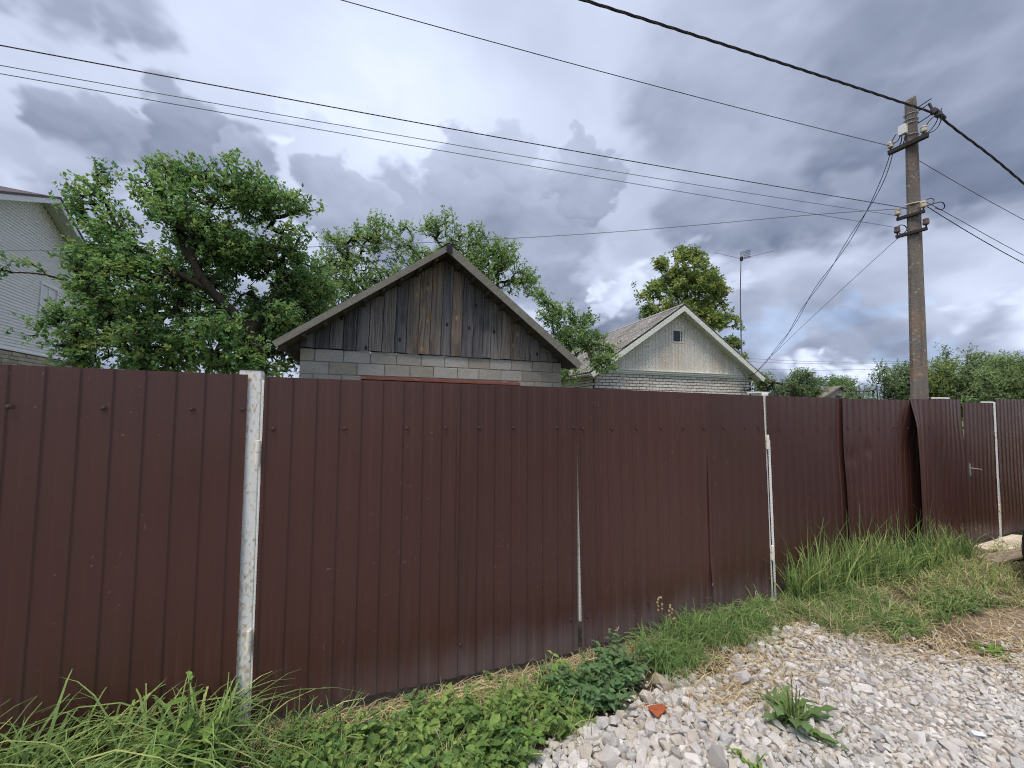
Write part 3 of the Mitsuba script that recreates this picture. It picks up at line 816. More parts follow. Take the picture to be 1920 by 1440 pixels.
rf = t + '__roof'
for s, xe in ((0, EL), (1, ER)):
    add('roof', slope_slab(APX, APZ, xe, EZ, RY0 + 0.03, RY1, 0.028), 'm_old_roof', t)
    add('soffit', slope_slab(APX + (0.03 if s else -0.03), APZ - 0.05, xe + (-.06 if s else .06), EZ + 0.02 - 0.02, RY0 + 0.05, RY1 - 0.05, 0.03, -0.03), 'm_dark_wood', t)
    # barge board: hangs under the roof's front edge
    dx = xe - APX
    e = np.array([dx, EZ - APZ])
    e /= np.linalg.norm(e)
    add('barge_board', slope_slab(APX + (0.0 if s else -0.0), APZ, xe, EZ, RY0, RY0 + 0.028, 0.135 if s else 0.095, 0.004), 'm_barge', t)
    for k in range(9):
        f = 0.08 + 0.11 * k
        x, z = APX + dx * f, APZ + (EZ - APZ) * f - 0.13
        add('purlin', bx(x - 0.03, x + 0.03, RY0 + 0.05, SY - 0.04, z - 0.03, z + 0.035), 'm_dark_wood', t)
add('ridge_cap', cat([slope_slab(APX, APZ + 0.02, APX - 0.13, APZ - 0.09 + 0.012, RY0 - 0.006, RY1, 0.012, 0.01), slope_slab(APX, APZ + 0.02, APX + 0.13, APZ - 0.09 + 0.012, RY0 - 0.006, RY1, 0.012, 0.01), bx(APX - 0.05, APX + 0.05, RY0 - 0.012, RY0 - 0.004, APZ - 0.16, APZ - 0.02)]), 'm_felt', t)
add('eave_board', bx(-1.05, -0.80, SY - 0.03, SY - 0.005, 2.53, 2.62), 'm_dark_wood', t)
add('eave_board', bx(3.89, 4.0, SY - 0.03, SY - 0.005, 2.50, 2.60), 'm_dark_wood', t)

# ------------------------------------------------------------------ white brick house
t = thing('brick_house', 'white brick cottage with a stained white board gable behind the shed', 'house')
A0 = np.array([7.27, 10.5, 0])
TH = math.radians(-8.3)
HX, HY = np.array([math.cos(TH), math.sin(TH), 0]), np.array([-math.sin(TH), math.cos(TH), 0])
H = lambda m: frame_to(m, A0, HX, HY)
BW, BH, HW, HD = 0.25, 0.100, 6.22, 8.0
add('wall', cat([H(bx(0.022, HW - 0.022, 0.022, 0.3, 0, 2.9)), H(bx(0.022, 0.3, 0.3, HD, 0, 2.9)), H(bx(HW - 0.3, HW - 0.012, 0.3, HD, 0, 2.9)), H(bx(0.3, HW - 0.3, HD - 0.3, HD, 0, 2.9))]), 'm_dark_mortar', t)
bp = [mikit.ply(bx(0, 0.230, 0, 0.1, 0, 0.081, 0.004), 'm_brick0'), mikit.ply(bx(0, 0.106, 0, 0.1, 0, 0.081, 0.004), 'm_brick0')]
for r in range(6):
    z = 2.765 - 0.102 * (r + 0)
    x = 0.0 if r % 2 else -0.125
    while x < HW - 0.05:
        half = x < 0
        xx = max(x, 0)
        last = xx + 0.25 > HW + 0.01
        mtx = mat4(A0 + HX * xx + HY * brng.uniform(-0.002, 0.004) + np.array([0, 0, z]), HX, HY, (0, 0, 1))
        copy_of('brick', bp[1 if (half or last) else 0], mtx, t, f'm_brick{brng.choice(3, p=[.45, .35, .2])}')
        x += 0.25
for r in range(7):
    z = 2.765 - 0.102 * r
    y = 0.104 if r % 2 else 0.104 + 0.125
    while y < 3.2:
        mtx = mat4(A0 + HX * (0.0 + brng.uniform(-0.002, 0.004)) + HY * (y + 0.239) + np.array([0, 0, z]), -HY, HX, (0, 0, 1))
        copy_of('brick', bp[0], mtx, t, f'm_brick{brng.choice(3, p=[.45, .35, .2])}')
        y += 0.25
lower = []
for r in range(6, 27):      # the courses hidden behind the fence
    z = 2.765 - 0.102 * r
    for k in range(25):
        x = k * 0.25 + (0 if r % 2 else -0.125)
        lower.append(H(bx(max(x, 0), min(x + 0.23, HW), 0, 0.1, z, z + 0.081)))
    if r > 6:
        for k in range(13):
            y = 0.104 + k * 0.25 + (0 if r % 2 else 0.125)
            lower.append(H(bx(0, 0.1, y, y + 0.23, z, z + 0.081)))
add('lower_bricks', cat(lower), 'm_brick0', t, kind='stuff')
# cornice of moulded boards
add('cornice', cat([H(bx(-0.05, HW + 0.13, -0.10, 0.02, 2.905, 2.972, 0.008)), H(bx(-0.02, HW + 0.10, -0.065, 0.02, 2.856, 2.903, 0.006)), H(bx(-0.07, HW + 0.14, -0.13, 0.0, 2.974, 2.992, 0.004))]), 'm_cornice', t)
# gable
GX, GZ = 3.13, 5.10       # underside of the roof at the ridge
gl, gr, gz0 = 0.02, 6.27, 2.995
x = gl
k = 0
win = (2.875, 3.265, 4.04, 4.43)
while x < gr - 0.02:
    a, b = x, min(x + 0.128, gr)

    def gtop(u):
        return gz0 + (GZ - gz0) * ((u - gl + 0.05) / (GX - gl + 0.05) if u < GX else (gr + 0.05 - u) / (gr + 0.05 - GX))
    for (za, zb_) in (((gz0, win[2] - 0.03), (win[3] + 0.03, None)) if b > win[0] - 0.03 and a < win[1] + 0.03 else ((gz0, None),)):
        a1, b1 = a + 0.004, b - 0.004
        tops = [(a1, gtop(a1)), (b1, gtop(b1))] if zb_ is None else [(a1, zb_), (b1, zb_)]
        if min(q_[1] for q_ in tops) <= za:
            tops = [(q_[0], max(q_[1], za + 0.004)) for q_ in tops]
        m = trimesh.creation.extrude_polygon(shapely.Polygon([(a1, za), (b1, za), tops[1], tops[0]]), 0.02, engine='earcut')
        m.vertices = np.stack([m.vertices[:, 0], -0.045 + brng.uniform(-0.003, 0.003) + m.vertices[:, 2], m.vertices[:, 1]], 1)
        m.faces = m.faces[:, ::-1]
        add('gable_board', H(m), f'm_gable{int(brng.integers(0, 3))}', t)
    x += 0.128
    k += 1
m = trimesh.creation.extrude_polygon(shapely.Polygon([(gl, 2.92), (gr, 2.92), (GX, GZ)]), 0.02, engine='earcut')
m.vertices = np.stack([m.vertices[:, 0], -0.018 + m.vertices[:, 2], m.vertices[:, 1]], 1)
add('gable_backing', H(m), 'm_gable1', t)
w = add('window', cat([H(bx(win[0] - 0.03, win[0] + 0.012, -0.06, -0.02, win[2] - 0.03, win[3] + 0.03)), H(bx(win[1] - 0.012, win[1] + 0.03, -0.06, -0.02, win[2] - 0.03, win[3] + 0.03)),
                       H(bx(win[0] + 0.012, win[1] - 0.012, -0.06, -0.02, win[3] - 0.012, win[3] + 0.03)), H(bx(win[0] + 0.012, win[1] - 0.012, -0.06, -0.02, win[2] - 0.03, win[2] + 0.012))]), 'm_gable2', t)
add('pane', H(bx(win[0] + 0.012, win[1] - 0.012, -0.035, -0.028, win[2] + 0.012, win[3] - 0.012)), 'm_pane', w)
add('curtain', H(bx(win[1] - 0.09, win[1] - 0.05, -0.040, -0.036, win[2] + 0.012, win[3] - 0.012)), 'm_blind', w)
# roof: ridge runs back along HY
RX, RZ, RL, RLZ, RR, RRZ, RF = 3.07, 5.25, -0.42, 2.82, 6.40, 2.90, -0.42


def corr_sheet(x0, z0, x1, z1, y0, y1, seed):
    """Wavy asbestos-cement sheet: waves run down the slope from (x0, z0) to (x1, z1)."""
    ny = max(3, int((y1 - y0) / 0.025))
    ys = np.linspace(y0, y1, ny)
    ss = np.linspace(0, 1, 4)
    d = np.array([x1 - x0, z1 - z0])
    nn_ = np.array([-d[1], d[0]]) / np.linalg.norm(d)
    if nn_[1] < 0:
        nn_ = -nn_
    wv = 0.022 * np.cos(ys / 0.15 * 2 * np.pi)
    P = np.zeros((4, ny, 3))
    for i_, s_ in enumerate(ss):
        c = np.array([x0, z0]) + d * s_
        o = wv + 0.012 * s_ + 0.01 * (meshkit.noise(np.array([[s_ * 2, seed, 0]]), 3)[0])
        P[i_, :, 0], P[i_, :, 1], P[i_, :, 2] = c[0] + nn_[0] * o, ys, c[1] + nn_[1] * o
    Q = P.copy()
    Q[..., 0] -= nn_[0] * 0.007
    Q[..., 2] -= nn_[1] * 0.007
    V = np.vstack([P.reshape(-1, 3), Q.reshape(-1, 3)])
    F = []
    N = 4 * ny
    for i_ in range(3):
        for j_ in range(ny - 1):
            a_, b_, c_, d_ = i_ * ny + j_, (i_ + 1) * ny + j_, (i_ + 1) * ny + j_ + 1, i_ * ny + j_ + 1
            F += [[a_, b_, c_], [a_, c_, d_], [N + a_, N + c_, N + b_], [N + a_, N + d_, N + c_]]
    for j_ in range(ny - 1):
        for r_ in (0, 3):
            a_, b_ = r_ * ny + j_, r_ * ny + j_ + 1
            F += [[a_, b_, N + b_], [a_, N + b_, N + a_]]
    for i_ in range(3):
        for c_ in (0, ny - 1):
            a_, b_ = i_ * ny + c_, (i_ + 1) * ny + c_
            F += [[a_, b_, N + b_], [a_, N + b_, N + a_]]
    return tm(V, F)


roof = add('roof', cat([H(slope_slab(RX, RZ - 0.05, RL, RLZ - 0.05, RF + 0.06, HD + 0.4, 0.05)), H(slope_slab(RX, RZ - 0.05, RR, RRZ - 0.05, RF + 0.06, HD + 0.4, 0.05))]), 'm_soffit', t)
for col in range(8):
    y0 = RF + col * 1.09
    for rr_ in range(3):
        for (xe, ze) in ((RL, RLZ), (RR, RRZ)):
            f0, f1 = max(0, rr_ / 3 - 0.02), (rr_ + 1) / 3
            p0 = (RX + (xe - RX) * f0, RZ + (ze - RZ) * f0)
            p1 = (RX + (xe - RX) * f1, RZ + (ze - RZ) * f1)
            lift = 0.010 * (2 - rr_)
            add('sheet', H(corr_sheet(p0[0], p0[1] + lift, p1[0], p1[1] + lift, y0 + 0.004 * rr_, y0 + 1.10, col * 3 + rr_)), 'm_slate', roof, smooth=40)
add('ridge', H(cat([slope_slab(RX, RZ + 0.06, RX - 0.16, RZ - 0.05, RF - 0.01, HD + 0.4, 0.012), slope_slab(RX, RZ + 0.06, RX + 0.16, RZ - 0.05, RF - 0.01, HD + 0.4, 0.012)])), 'm_slate', roof)
for (xe, ze) in ((RL + 0.05, RLZ), (RR - 0.02, RRZ)):
    add('barge_board', H(slope_slab(RX, RZ - 0.03, xe, ze - 0.03, RF, RF + 0.03, 0.15, 0.0)), 'm_cornice', t)
    e = np.array([xe - RX, ze - RZ])
    for k in range(4):      # boards under the front overhang
        add('soffit_board', H(slope_slab(RX + e[0] * 0.03, RZ - 0.11 + e[1] * 0.03, xe, ze - 0.11, RF + 0.032 + 0.088 * k, RF + 0.115 + 0.088 * k, 0.018)), 'm_soffit', t)
# side eave and cable brackets
add('eave_board', H(bx(-0.36, 0.0, 0.0, HD, 2.80, 2.83)), 'm_soffit', t)
for (u, z) in ((6.02, 2.88), (5.72, 2.45), (5.88, 2.44), (6.08, 2.49)):
    add('cable_bracket', H(cat([bx(u - 0.035, u + 0.035, -0.12, -0.005, z - 0.012, z + 0.012, 0.004), lathe([(0, -0.03), (0.028, -0.03), (0.032, 0), (0.02, 0.03), (0, 0.035)], 8, (u + 0.03, -0.12, z))])), 'm_black', t, smooth=40)
add('cable', H(tube(spline([(5.45, -0.12, 3.22), (5.62, -0.15, 3.12), (5.75, -0.16, 2.95), (5.78, -0.14, 2.6), (5.78, -0.10, 2.45), (5.9, -0.10, 2.43)], 24), 0.009, 5)), 'm_wire', t)

# tv antenna behind the house
t = thing('tv_antenna', 'tall thin mast with a grid television antenna beside the cottage roof', 'antenna')
ax_ = np.array([14.83, 11.0])
mast = spline([(ax_[0], ax_[1], 0), (ax_[0] + 0.0, ax_[1], 3.0), (ax_[0] - 0.05, ax_[1], 5.6), (ax_[0] - 0.02, ax_[1], 7.0), (ax_[0] + 0.05, ax_[1], 8.15)], 24)
add('mast', tube(mast, np.linspace(0.036, 0.018, 24), 8), 'm_grey_wire', t, smooth=60)
top = mast[-1]
els = []
gx, gy = np.array([math.cos(-0.5), math.sin(-0.5), 0]), np.array([math.sin(0.5), math.cos(0.5), 0])
for k in range(9):
    o = top + gx * (-0.02 + 0.045 * k) + np.array([0, 0, -0.12 + 0.013 * k])
    els.append(tube([o, o + np.array([0.03, 0, 0.36])], 0.007, 4))
for k in range(6):
    o = top + np.array([0, 0, -0.09 + 0.065 * k])
    els.append(tube([o - gx * 0.04, o + gx * 0.40 + np.array([0, 0, 0.09])], 0.007, 4))
add('grid', cat(els), 'm_wire', t)
add('whisker', tube([top + (0, 0, -0.05), top + np.array([-1.18, 0.3, 0.12])], 0.009, 4), 'm_grey_wire', t)
add('whisker', tube([top + (0, 0, -0.05), top + np.array([1.45, -0.4, 0.38])], 0.009, 4), 'm_grey_wire', t)
add('clamp', bx(top[0] - 0.04, top[0] + 0.06, top[1] - 0.05, top[1] + 0.04, top[2] - 0.14, top[2] + 0.02, 0.01), 'm_black', t)

# ------------------------------------------------------------------ house with siding on the left
t = thing('siding_house', 'two-storey house with pale horizontal siding at the left edge behind the apple tree', 'house')
S0 = np.array([-10.67, 17.83, 0])
WX = np.array([-0.13, 0.9915, 0])
WX /= np.linalg.norm(WX)
WN = np.array([WX[1], -WX[0], 0])          # out of the wall, towards the right
L = lambda m: frame_to(m, S0, WX, -WN)     # local y goes into the house
CXR, APEX = 1.25, 9.0                       # ridge of the gable
W0, W1 = -4.6, 7.1
SLP = 0.42


def gab(u):
    return APEX - abs(u - CXR) * SLP


m = trimesh.creation.extrude_polygon(shapely.Polygon([(W0, 0), (W1, 0), (W1, gab(W1)), (CXR, APEX), (W0, gab(W0))]), 9.0, engine='earcut')
m.vertices = np.stack([m.vertices[:, 0], 0.03 + m.vertices[:, 2], m.vertices[:, 1]], 1)
m.faces = m.faces[:, ::-1]
add('wall', L(m), 'm_mortar', t)
wins = [(1.97, 3.02, 5.16, 5.99), (3.35, 4.45, 4.42, 5.86)]
wins = [(1.97, 3.05, 4.55, 5.99), (3.62, 4.7, 4.42, 5.86)]
z = 3.37
cov = 0.104
while z < APEX - 0.05:
    lo, hi = W0, W1
    if gab(W0) < z + cov:
        half = (APEX - z - 0.06) / SLP
        lo, hi = CXR - half, CXR + half
    segs = [(lo, hi)]
    for (a, b, za, zb_) in wins:
        if z + cov > za and z < zb_:
            segs = [s2 for s1 in segs for s2 in (((s1[0], a - 0.08), (b + 0.08, s1[1])) if s1[0] < a < s1[1] else (s1,))]
    for a, b in segs:
        if b - a < 0.03:
            continue
        pts = np.array([[a, 0.02, z], [b, 0.02, z], [a, 0.0, z], [b, 0.0, z], [a, 0.012, z + cov + 0.006], [b, 0.012, z + cov + 0.006], [a, 0.024, z + cov + 0.006], [b, 0.024, z + cov + 0.006]])
        pts[:, 1] -= 0.002
        pts[[2, 3], 1] -= 0.010
        add('siding_board', L(trimesh.convex.convex_hull(pts)), 'm_siding', t)
    z += cov
for (a, b, za, zb_) in wins:
    w = add('window', L(cat([bx(a - 0.08, a, -0.04, 0.03, za - 0.08, zb_ + 0.08), bx(b, b + 0.08, -0.04, 0.03, za - 0.08, zb_ + 0.08), bx(a, b, -0.04, 0.03, zb_, zb_ + 0.08), bx(a, b, -0.04, 0.03, za - 0.08, za), bx((a + b) / 2 - 0.03, (a + b) / 2 + 0.03, -0.02, 0.02, za, zb_)])), 'm_pvc', t)
    add('pane', L(bx(a, b, 0.005, 0.012, za, zb_)), 'm_blind', w)
add('base_rail', L(bx(W0, W1, -0.05, 0.02, 3.30, 3.368, 0.01)), 'm_pvc', t)
for r in range(5):
    z = 3.20 - 0.13 * r
    x = -1.6 + brng.uniform(0, 0.2)
    while x < 6.5:
        ln = brng.uniform(0.25, 0.6)
        add('ledge_stone', L(bx(x + 0.006, x + ln - 0.006, -0.03 + brng.uniform(-0.012, 0.012), 0.029, z - 0.055, z + 0.062, 0.008)), f'm_ledge{int(brng.integers(0, 3))}', t)
        x += ln
for s in (-1, 1):
    xe = CXR + s * 6.7
    ze = APEX + 0.10 - 6.7 * SLP
    add('roof', L(slope_slab(CXR, APEX + 0.13, xe, ze + 0.03, -0.56, 9.4, 0.05)), 'm_maroon', t)
    add('soffit', L(slope_slab(CXR, APEX + 0.07, xe, ze - 0.03, -0.53, 9.3, 0.03)), 'm_soffit', t)
    add('fascia', L(slope_slab(CXR, APEX + 0.075, xe, ze - 0.025, -0.55, -0.52, 0.17)), 'm_pvc', t)
    add('edge_flashing', L(slope_slab(CXR, APEX + 0.165, xe, ze + 0.065, -0.575, -0.552, 0.08)), 'm_maroon', t)

# far grey shed roof
t = thing('far_shed', 'low grey gabled shed showing just above the fence among far bushes', 'shed')
F0 = np.array([27.6, 14.2, 0])
FX, FY = np.array([math.cos(-0.35), math.sin(-0.35), 0]), np.array([math.sin(0.35), math.cos(0.35), 0])
Fm = lambda m: frame_to(m, F0, FX, FY)
m = trimesh.creation.extrude_polygon(shapely.Polygon([(-1.3, 0), (1.3, 0), (1.3, 2.45), (0, 3.25), (-1.3, 2.45)]), 4.5, engine='earcut')
m.vertices = np.stack([m.vertices[:, 0], m.vertices[:, 2], m.vertices[:, 1]], 1)
m.faces = m.faces[:, ::-1]
add('wall', Fm(m), 'm_block1', t)
add('roof', Fm(slope_slab(0, 3.36, 1.75, 2.28, -0.25, 4.7, 0.06)), 'm_old_roof', t)
add('roof', Fm(slope_slab(0, 3.36, -1.75, 2.28, -0.25, 4.7, 0.06)), 'm_old_roof', t)
w = add('window', Fm(cat([bx(-0.2, 0.2, -0.04, -0.005, 2.35, 2.39), bx(-0.2, 0.2, -0.04, -0.005, 2.71, 2.75), bx(-0.2, -0.16, -0.04, -0.005, 2.39, 2.71), bx(0.16, 0.2, -0.04, -0.005, 2.39, 2.71)])), 'm_dark_wood', t)
add('pane', Fm(bx(-0.16, 0.16, -0.015, -0.004, 2.39, 2.71)), 'm_pane', w)

# ------------------------------------------------------------------ utility pole
t = thing('utility_pole', 'tall grey concrete utility pole with orange lichen and iron crossarms behind the fence', 'utility pole')
PB, PT, PH = np.array([8.845, 3.40, 0]), np.array([8.87, 3.32, 7.27]), 7.27
pax = lambda z: PB + (PT - PB) * z / PH
zs = np.r_[np.linspace(0, 6.9, 40), 7.05, 7.15, 7.20, 7.225]
rad = np.interp(zs, [0, 2, 6.9, 7.05, 7.15, 7.20, 7.225], [.125, .116, .082, .081, .080, .074, .060])
ang = np.radians(np.array([12, 33, 57, 78, 102, 123, 147, 168, 192, 213, 237, 258, 282, 303, 327, 348]))
sq = 1 / np.maximum(np.abs(np.cos(ang)), np.abs(np.sin(ang)))
sq = np.minimum(sq, 1.16)
V = []
for z, r in zip(zs, rad):
    c = pax(z)
    for a, s_ in zip(ang, sq):
        off = r * s_ * 0.93 * (1 + 0.03 * (meshkit.noise(np.array([[math.cos(a) * 2, math.sin(a) * 2, z * 1.5]]), 2)[0] - 0.5))
        V.append((c[0] + off * math.cos(a + 0.35), c[1] + off * math.sin(a + 0.35), z + (0.028 * math.cos(a + 0.35 + 0.6) if z > 7.0 else 0)))
n_ = len(ang)
F = []
for i_ in range(len(zs) - 1):
    for j_ in range(n_):
        a_, b_ = i_ * n_ + j_, i_ * n_ + (j_ + 1) % n_
        F += [[a_, b_, b_ + n_], [a_, b_ + n_, a_ + n_]]
V.append((PT[0], PT[1], 7.235))
F += [[(len(zs) - 1) * n_ + j_, (len(zs) - 1) * n_ + (j_ + 1) % n_, len(V) - 1] for j_ in range(n_)]
add('shaft', tm(V, F), 'm_pole', t, smooth=28)


def insulator(parent, x, y, z, mat='m_ceramic'):
    k = add('insulator', lathe([(0, 0), (0.030, 0), (0.042, 0.012), (0.044, 0.05), (0.034, 0.058), (0.034, 0.070), (0.041, 0.078), (0.036, 0.105), (0.02, 0.115), (0, 0.116)], 12, (x, y, z + 0.05)), mat, parent, smooth=40)
    add('pin', tube([(x, y, z - 0.02), (x, y, z + 0.055)], 0.011, 6), 'm_black', k)


def crossarm(z, y0, y1, dx, th, skew=0.0):
    c = pax(z)
    m = bx(-th, th, y0 - c[1], y1 - c[1], -th * 1.1, th * 1.1, 0.004)
    m.apply_transform(trimesh.transformations.rotation_matrix(skew, [0, 0, 1]))
    m.apply_translation((c[0] + dx, c[1], z))
    return add('crossarm', m, 'm_black', t)


crossarm(6.37, 3.08, 3.60, -0.115, 0.034)
crossarm(5.10, 3.17, 3.52, -0.115, 0.024, 0.12)
crossarm(4.79, 3.15, 3.54, -0.115, 0.024, 0.12)
insulator(t, 8.75, 3.565, 6.40)
insulator(t, 8.75, 3.13, 6.40)
insulator(t, 8.73, 3.50, 5.12)
insulator(t, 8.78, 3.19, 5.12)
insulator(t, 8.73, 3.52, 4.81, 'm_brown_ceramic')
insulator(t, 8.78, 3.17, 4.81, 'm_brown_ceramic')
for z in (6.93, 6.83, 6.76, 6.55):
    c = pax(z)
    r = np.interp(z, [0, 2, 6.9], [.125, .116, .082]) * 1.09
    ring = [(c[0] + r * math.cos(a), c[1] + r * math.sin(a), z + 0.012 * math.sin(a)) for a in np.linspace(0, 2 * np.pi, 17)]
    add('band', tube(ring, 0.007, 5, False), 'm_zinc', t)
c = pax(5.3)
add('band', tube([(c[0] + 0.104 * math.cos(a), c[1] + 0.104 * math.sin(a), 5.33 + 0.03 * math.cos(a - 0.6)) for a in np.linspace(0, 2 * np.pi, 17)], 0.012, 5, False), 'm_ceramic', t)
jb = bx(-0.035, 0.035, -0.055, 0.055, -0.085, 0.085, 0.008)
jb.apply_translation((8.74, 3.39, 6.66))
add('junction_box', jb, 'm_box', t)
add('bracket', cat([tube([(8.88, 3.28, 7.0), (8.93, 3.08, 7.07), (8.93, 3.08, 7.02)], 0.009, 6), tube([(8.88, 3.28, 6.93), (8.92, 3.12, 6.99)], 0.008, 6), tube([(8.92, 3.11, 7.0), (8.93, 3.075, 6.86)], 0.018, 8), tube([(8.88, 3.27, 6.72), (8.93, 3.05, 6.80)], 0.008, 6)]), 'm_black', t)
add('clamp', cat([bx(8.90, 8.97, 3.03, 3.10, 6.78, 6.88, 0.01), bx(8.95, 9.03, 2.99, 3.07, 6.73, 6.81, 0.01), tube([(8.93, 3.04, 6.83), (9.16, 3.02, 6.74)], 0.035, 7), tube([(9.0, 3.0, 6.8), (9.03, 3.0, 6.87)], 0.008, 4), tube([(9.05, 3.02, 6.8), (9.08, 3.04, 6.87)], 0.008, 4)]), 'm_wire', t)
for pts in ([(9.0, 3.03, 6.76), (8.98, 3.10, 6.58), (8.85, 3.16, 6.46), (8.78, 3.17, 6.44)], [(9.05, 3.02, 6.76), (9.05, 3.05, 6.6), (8.92, 3.1, 6.48), (8.78, 3.13, 6.46)], [(8.97, 3.06, 6.76), (8.9, 3.16, 6.60), (8.84, 3.21, 6.45), (8.8, 3.28, 6.40)],
            [(8.73, 3.42, 6.58), (8.73, 3.47, 6.50), (8.75, 3.54, 6.52)], [(8.72, 3.40, 6.57), (8.74, 3.42, 6.46), (8.77, 3.47, 6.40)], [(8.74, 3.36, 6.57), (8.75, 3.38, 6.46), (8.78, 3.42, 6.41)], [(8.70, 3.46, 6.62), (8.72, 3.52, 6.56), (8.75, 3.57, 6.50)],
            [(8.73, 3.53, 4.93), (8.78, 3.47, 4.99), (8.80, 3.42, 4.90), (8.77, 3.46, 4.83), (8.73, 3.5, 4.85)], [(8.9, 3.2, 5.33), (8.95, 3.13, 5.33), (8.93, 3.12, 5.26), (8.86, 3.18, 5.22)], [(8.78, 3.19, 5.2), (8.95, 3.1, 5.24), (9.15, 3.08, 5.28), (9.3, 3.12, 5.25), (9.1, 3.16, 5.22)]):
    add('jumper_cable', tube(spline(pts, 14), 0.008, 5), 'm_wire', t)

# ------------------------------------------------------------------ wires
AZ = math.radians(174)


def along(P, coef, s0, s1, n=40, wob=0.0):
    s = np.linspace(s0, s1, n)
    return np.stack([P[0] + np.cos(AZ) * s, P[1] + np.sin(AZ) * s, np.polyval(coef, s)], 1)


def wire(label, pts, r, mat='m_wire', group=None, sides=5, name='overhead_wire'):
    k = thing(name, label, 'wire' if name == 'overhead_wire' else 'cable', group)
    scene[k] = mikit.ply(tube(pts, r, sides), mat, smooth=60)
    return k


def twisted(base, r, off, pitch, n):
    b = spline(base, n)
    tgt = np.gradient(b, axis=0)
    tgt /= np.linalg.norm(tgt, axis=1, keepdims=True)
    a1 = np.cross(tgt, [0, 0, 1.0])
    a1 /= np.linalg.norm(a1, axis=1, keepdims=True)
    b1 = np.cross(tgt, a1)
    s = np.r_[0, np.cumsum(np.linalg.norm(np.diff(b, axis=0), axis=1))]
    return [b + off * (np.cos(s / pitch * 2 * np.pi + ph)[:, None] * a1 + np.sin(s / pitch * 2 * np.pi + ph)[:, None] * b1) for ph in (0, 2.1, 4.2)]


t = thing('overhead_cable', 'thick black twisted overhead cable running from the pole top to the upper left', 'cable')
base = np.vstack([along((8.9, 3.08), (-1.1e-3, -1.67e-2, 6.813), 0.0, 36.0, 60)])
for strand in twisted(base, 0.014, 0.0095, 0.75, 800):
    add('strand', tube(strand, 0.0088, 6), 'm_wire', t, smooth=60)
t = thing('overhead_cable', 'thick black twisted cable leaving the pole top to the right', 'cable')
for strand in twisted([(9.0, 3.06, 6.82), (9.44, 3.0, 6.64), (10.21, 2.87, 6.33), (11.15, 2.73, 5.93), (13.0, 2.5, 5.32), (17, 2.0, 4.7), (25, 1.0, 4.6), (36, -0.4, 5.6), (44, -1.4, 6.8)], 0.014, 0.0095, 0.75, 700):
    add('strand', tube(strand, 0.0088, 6), 'm_wire', t, smooth=60)
wire('black wire from the upper crossarm to the top edge of the sky', along((8.75, 3.56), (1.8e-3, -4.43e-2, 6.478), 0.0, 40, 90), 0.0052)
wire('black wire crossing the whole sky, upper of the three that reach the left edge', along((8.85, 3.4), (1.0e-3, -5.58e-2, 5.271), 0.0, 40, 90), 0.0056)
wire('thin grey wire across the sky, upper of the close pair below the black one', along((8.73, 3.50), (1.3e-3, -6.05e-2, 5.16), 0.0, 40, 90), 0.0036, 'm_grey_wire')
wire('thin grey wire crossing the sky, lower strand of the close pair', along((8.73, 3.52), (5e-4, -3.9e-2, 4.955), 0.0, 40, 90), 0.0036, 'm_grey_wire')
wire('thin wire sagging left from the pole across the trees to the siding house', spline([(8.8, 3.38, 5.25), (6.8, 4.35, 5.11), (4.67, 5.39, 4.92), (1.92, 6.73, 4.76), (-0.69, 8.01, 4.67), (-5.22, 10.22, 4.64), (-9.9, 12.5, 4.70)], 60), 0.005, 'm_grey_wire')
HE = A0 + HX * 6.0 + HY * -0.15 + np.array([0, 0, 2.98])
pts = [(8.75, 3.57, 6.34), (9.18, 4.01, 5.84), (9.77, 4.81, 5.31), (10.45, 5.74, 4.77), (11.38, 7.0, 3.99), (12.26, 8.2, 3.36), tuple(HE)]
tw = twisted(pts, 0.01, 0.028, 2.6, 120)
wire('black wire of the twisted pair dropping from the upper crossarm to the cottage eave', tw[0], 0.0062, group='drop wires to the cottage')
wire('black wire of the twisted pair dropping from the upper crossarm to the cottage eave', tw[1], 0.0062, group='drop wires to the cottage')
wire('single thin wire from the lowest crossarm slanting down to the cottage eave', spline([(8.75, 3.52, 4.77), (10.03, 5.22, 4.29), (11.77, 7.56, 3.56), tuple(HE + np.array([0.15, 0, 0]))], 30), 0.0045, 'm_grey_wire')
wire('thin grey wire leaving the pole to the right, above the black one', spline([(8.86, 3.3, 6.13), (9.04, 3.28, 6.09), (11.99, 2.96, 5.52), (17, 2.4, 4.8), (26, 1.4, 4.6), (44, -0.6, 6.3)], 60), 0.0052, 'm_grey_wire')
wire('black wire leaving the middle crossarm to the right, lowest on that side', spline([(8.80, 3.2, 5.24), (9.61, 3.16, 5.09), (11.8, 2.95, 4.62), (17, 2.4, 4.0), (26, 1.4, 3.8), (44, -0.6, 5.1)], 60), 0.007)
wire('grey wire leaving the middle crossarm to the right, just above the black one', spline([(8.9, 3.22, 5.33), (9.62, 3.17, 5.22), (11.82, 2.95, 4.78), (17, 2.4, 4.15), (26, 1.4, 3.95), (44, -0.6, 5.3)], 60), 0.0052, 'm_grey_wire')
for k, ln in enumerate((((39.7, 26.6, 7.1), (53.1, 21.1, 7.2), (64.3, 16.4, 8.3), (73.5, 12.6, 9.1)), ((39.7, 26.6, 6.8), (53.1, 21.1, 7.0), (64.3, 16.4, 7.9), (73.5, 12.6, 8.8)), ((39.8, 26.7, 6.1), (53.1, 21.1, 6.5), (64.3, 16.4, 7.5), (73.5, 12.6, 8.1)))):
    wire('%s of three thin far wires strung low over the distant bushes on the right' % ('topmost', 'middle one', 'lowest')[k], spline([(25.0, 32.0, 8.2 - 0.4 * k)] + list(ln), 40), 0.016, 'm_grey_wire', group='far street wires')


# ------------------------------------------------------------------ vegetation
def norm(a):
    return a / (np.linalg.norm(a, axis=-1, keepdims=True) + 1e-12)


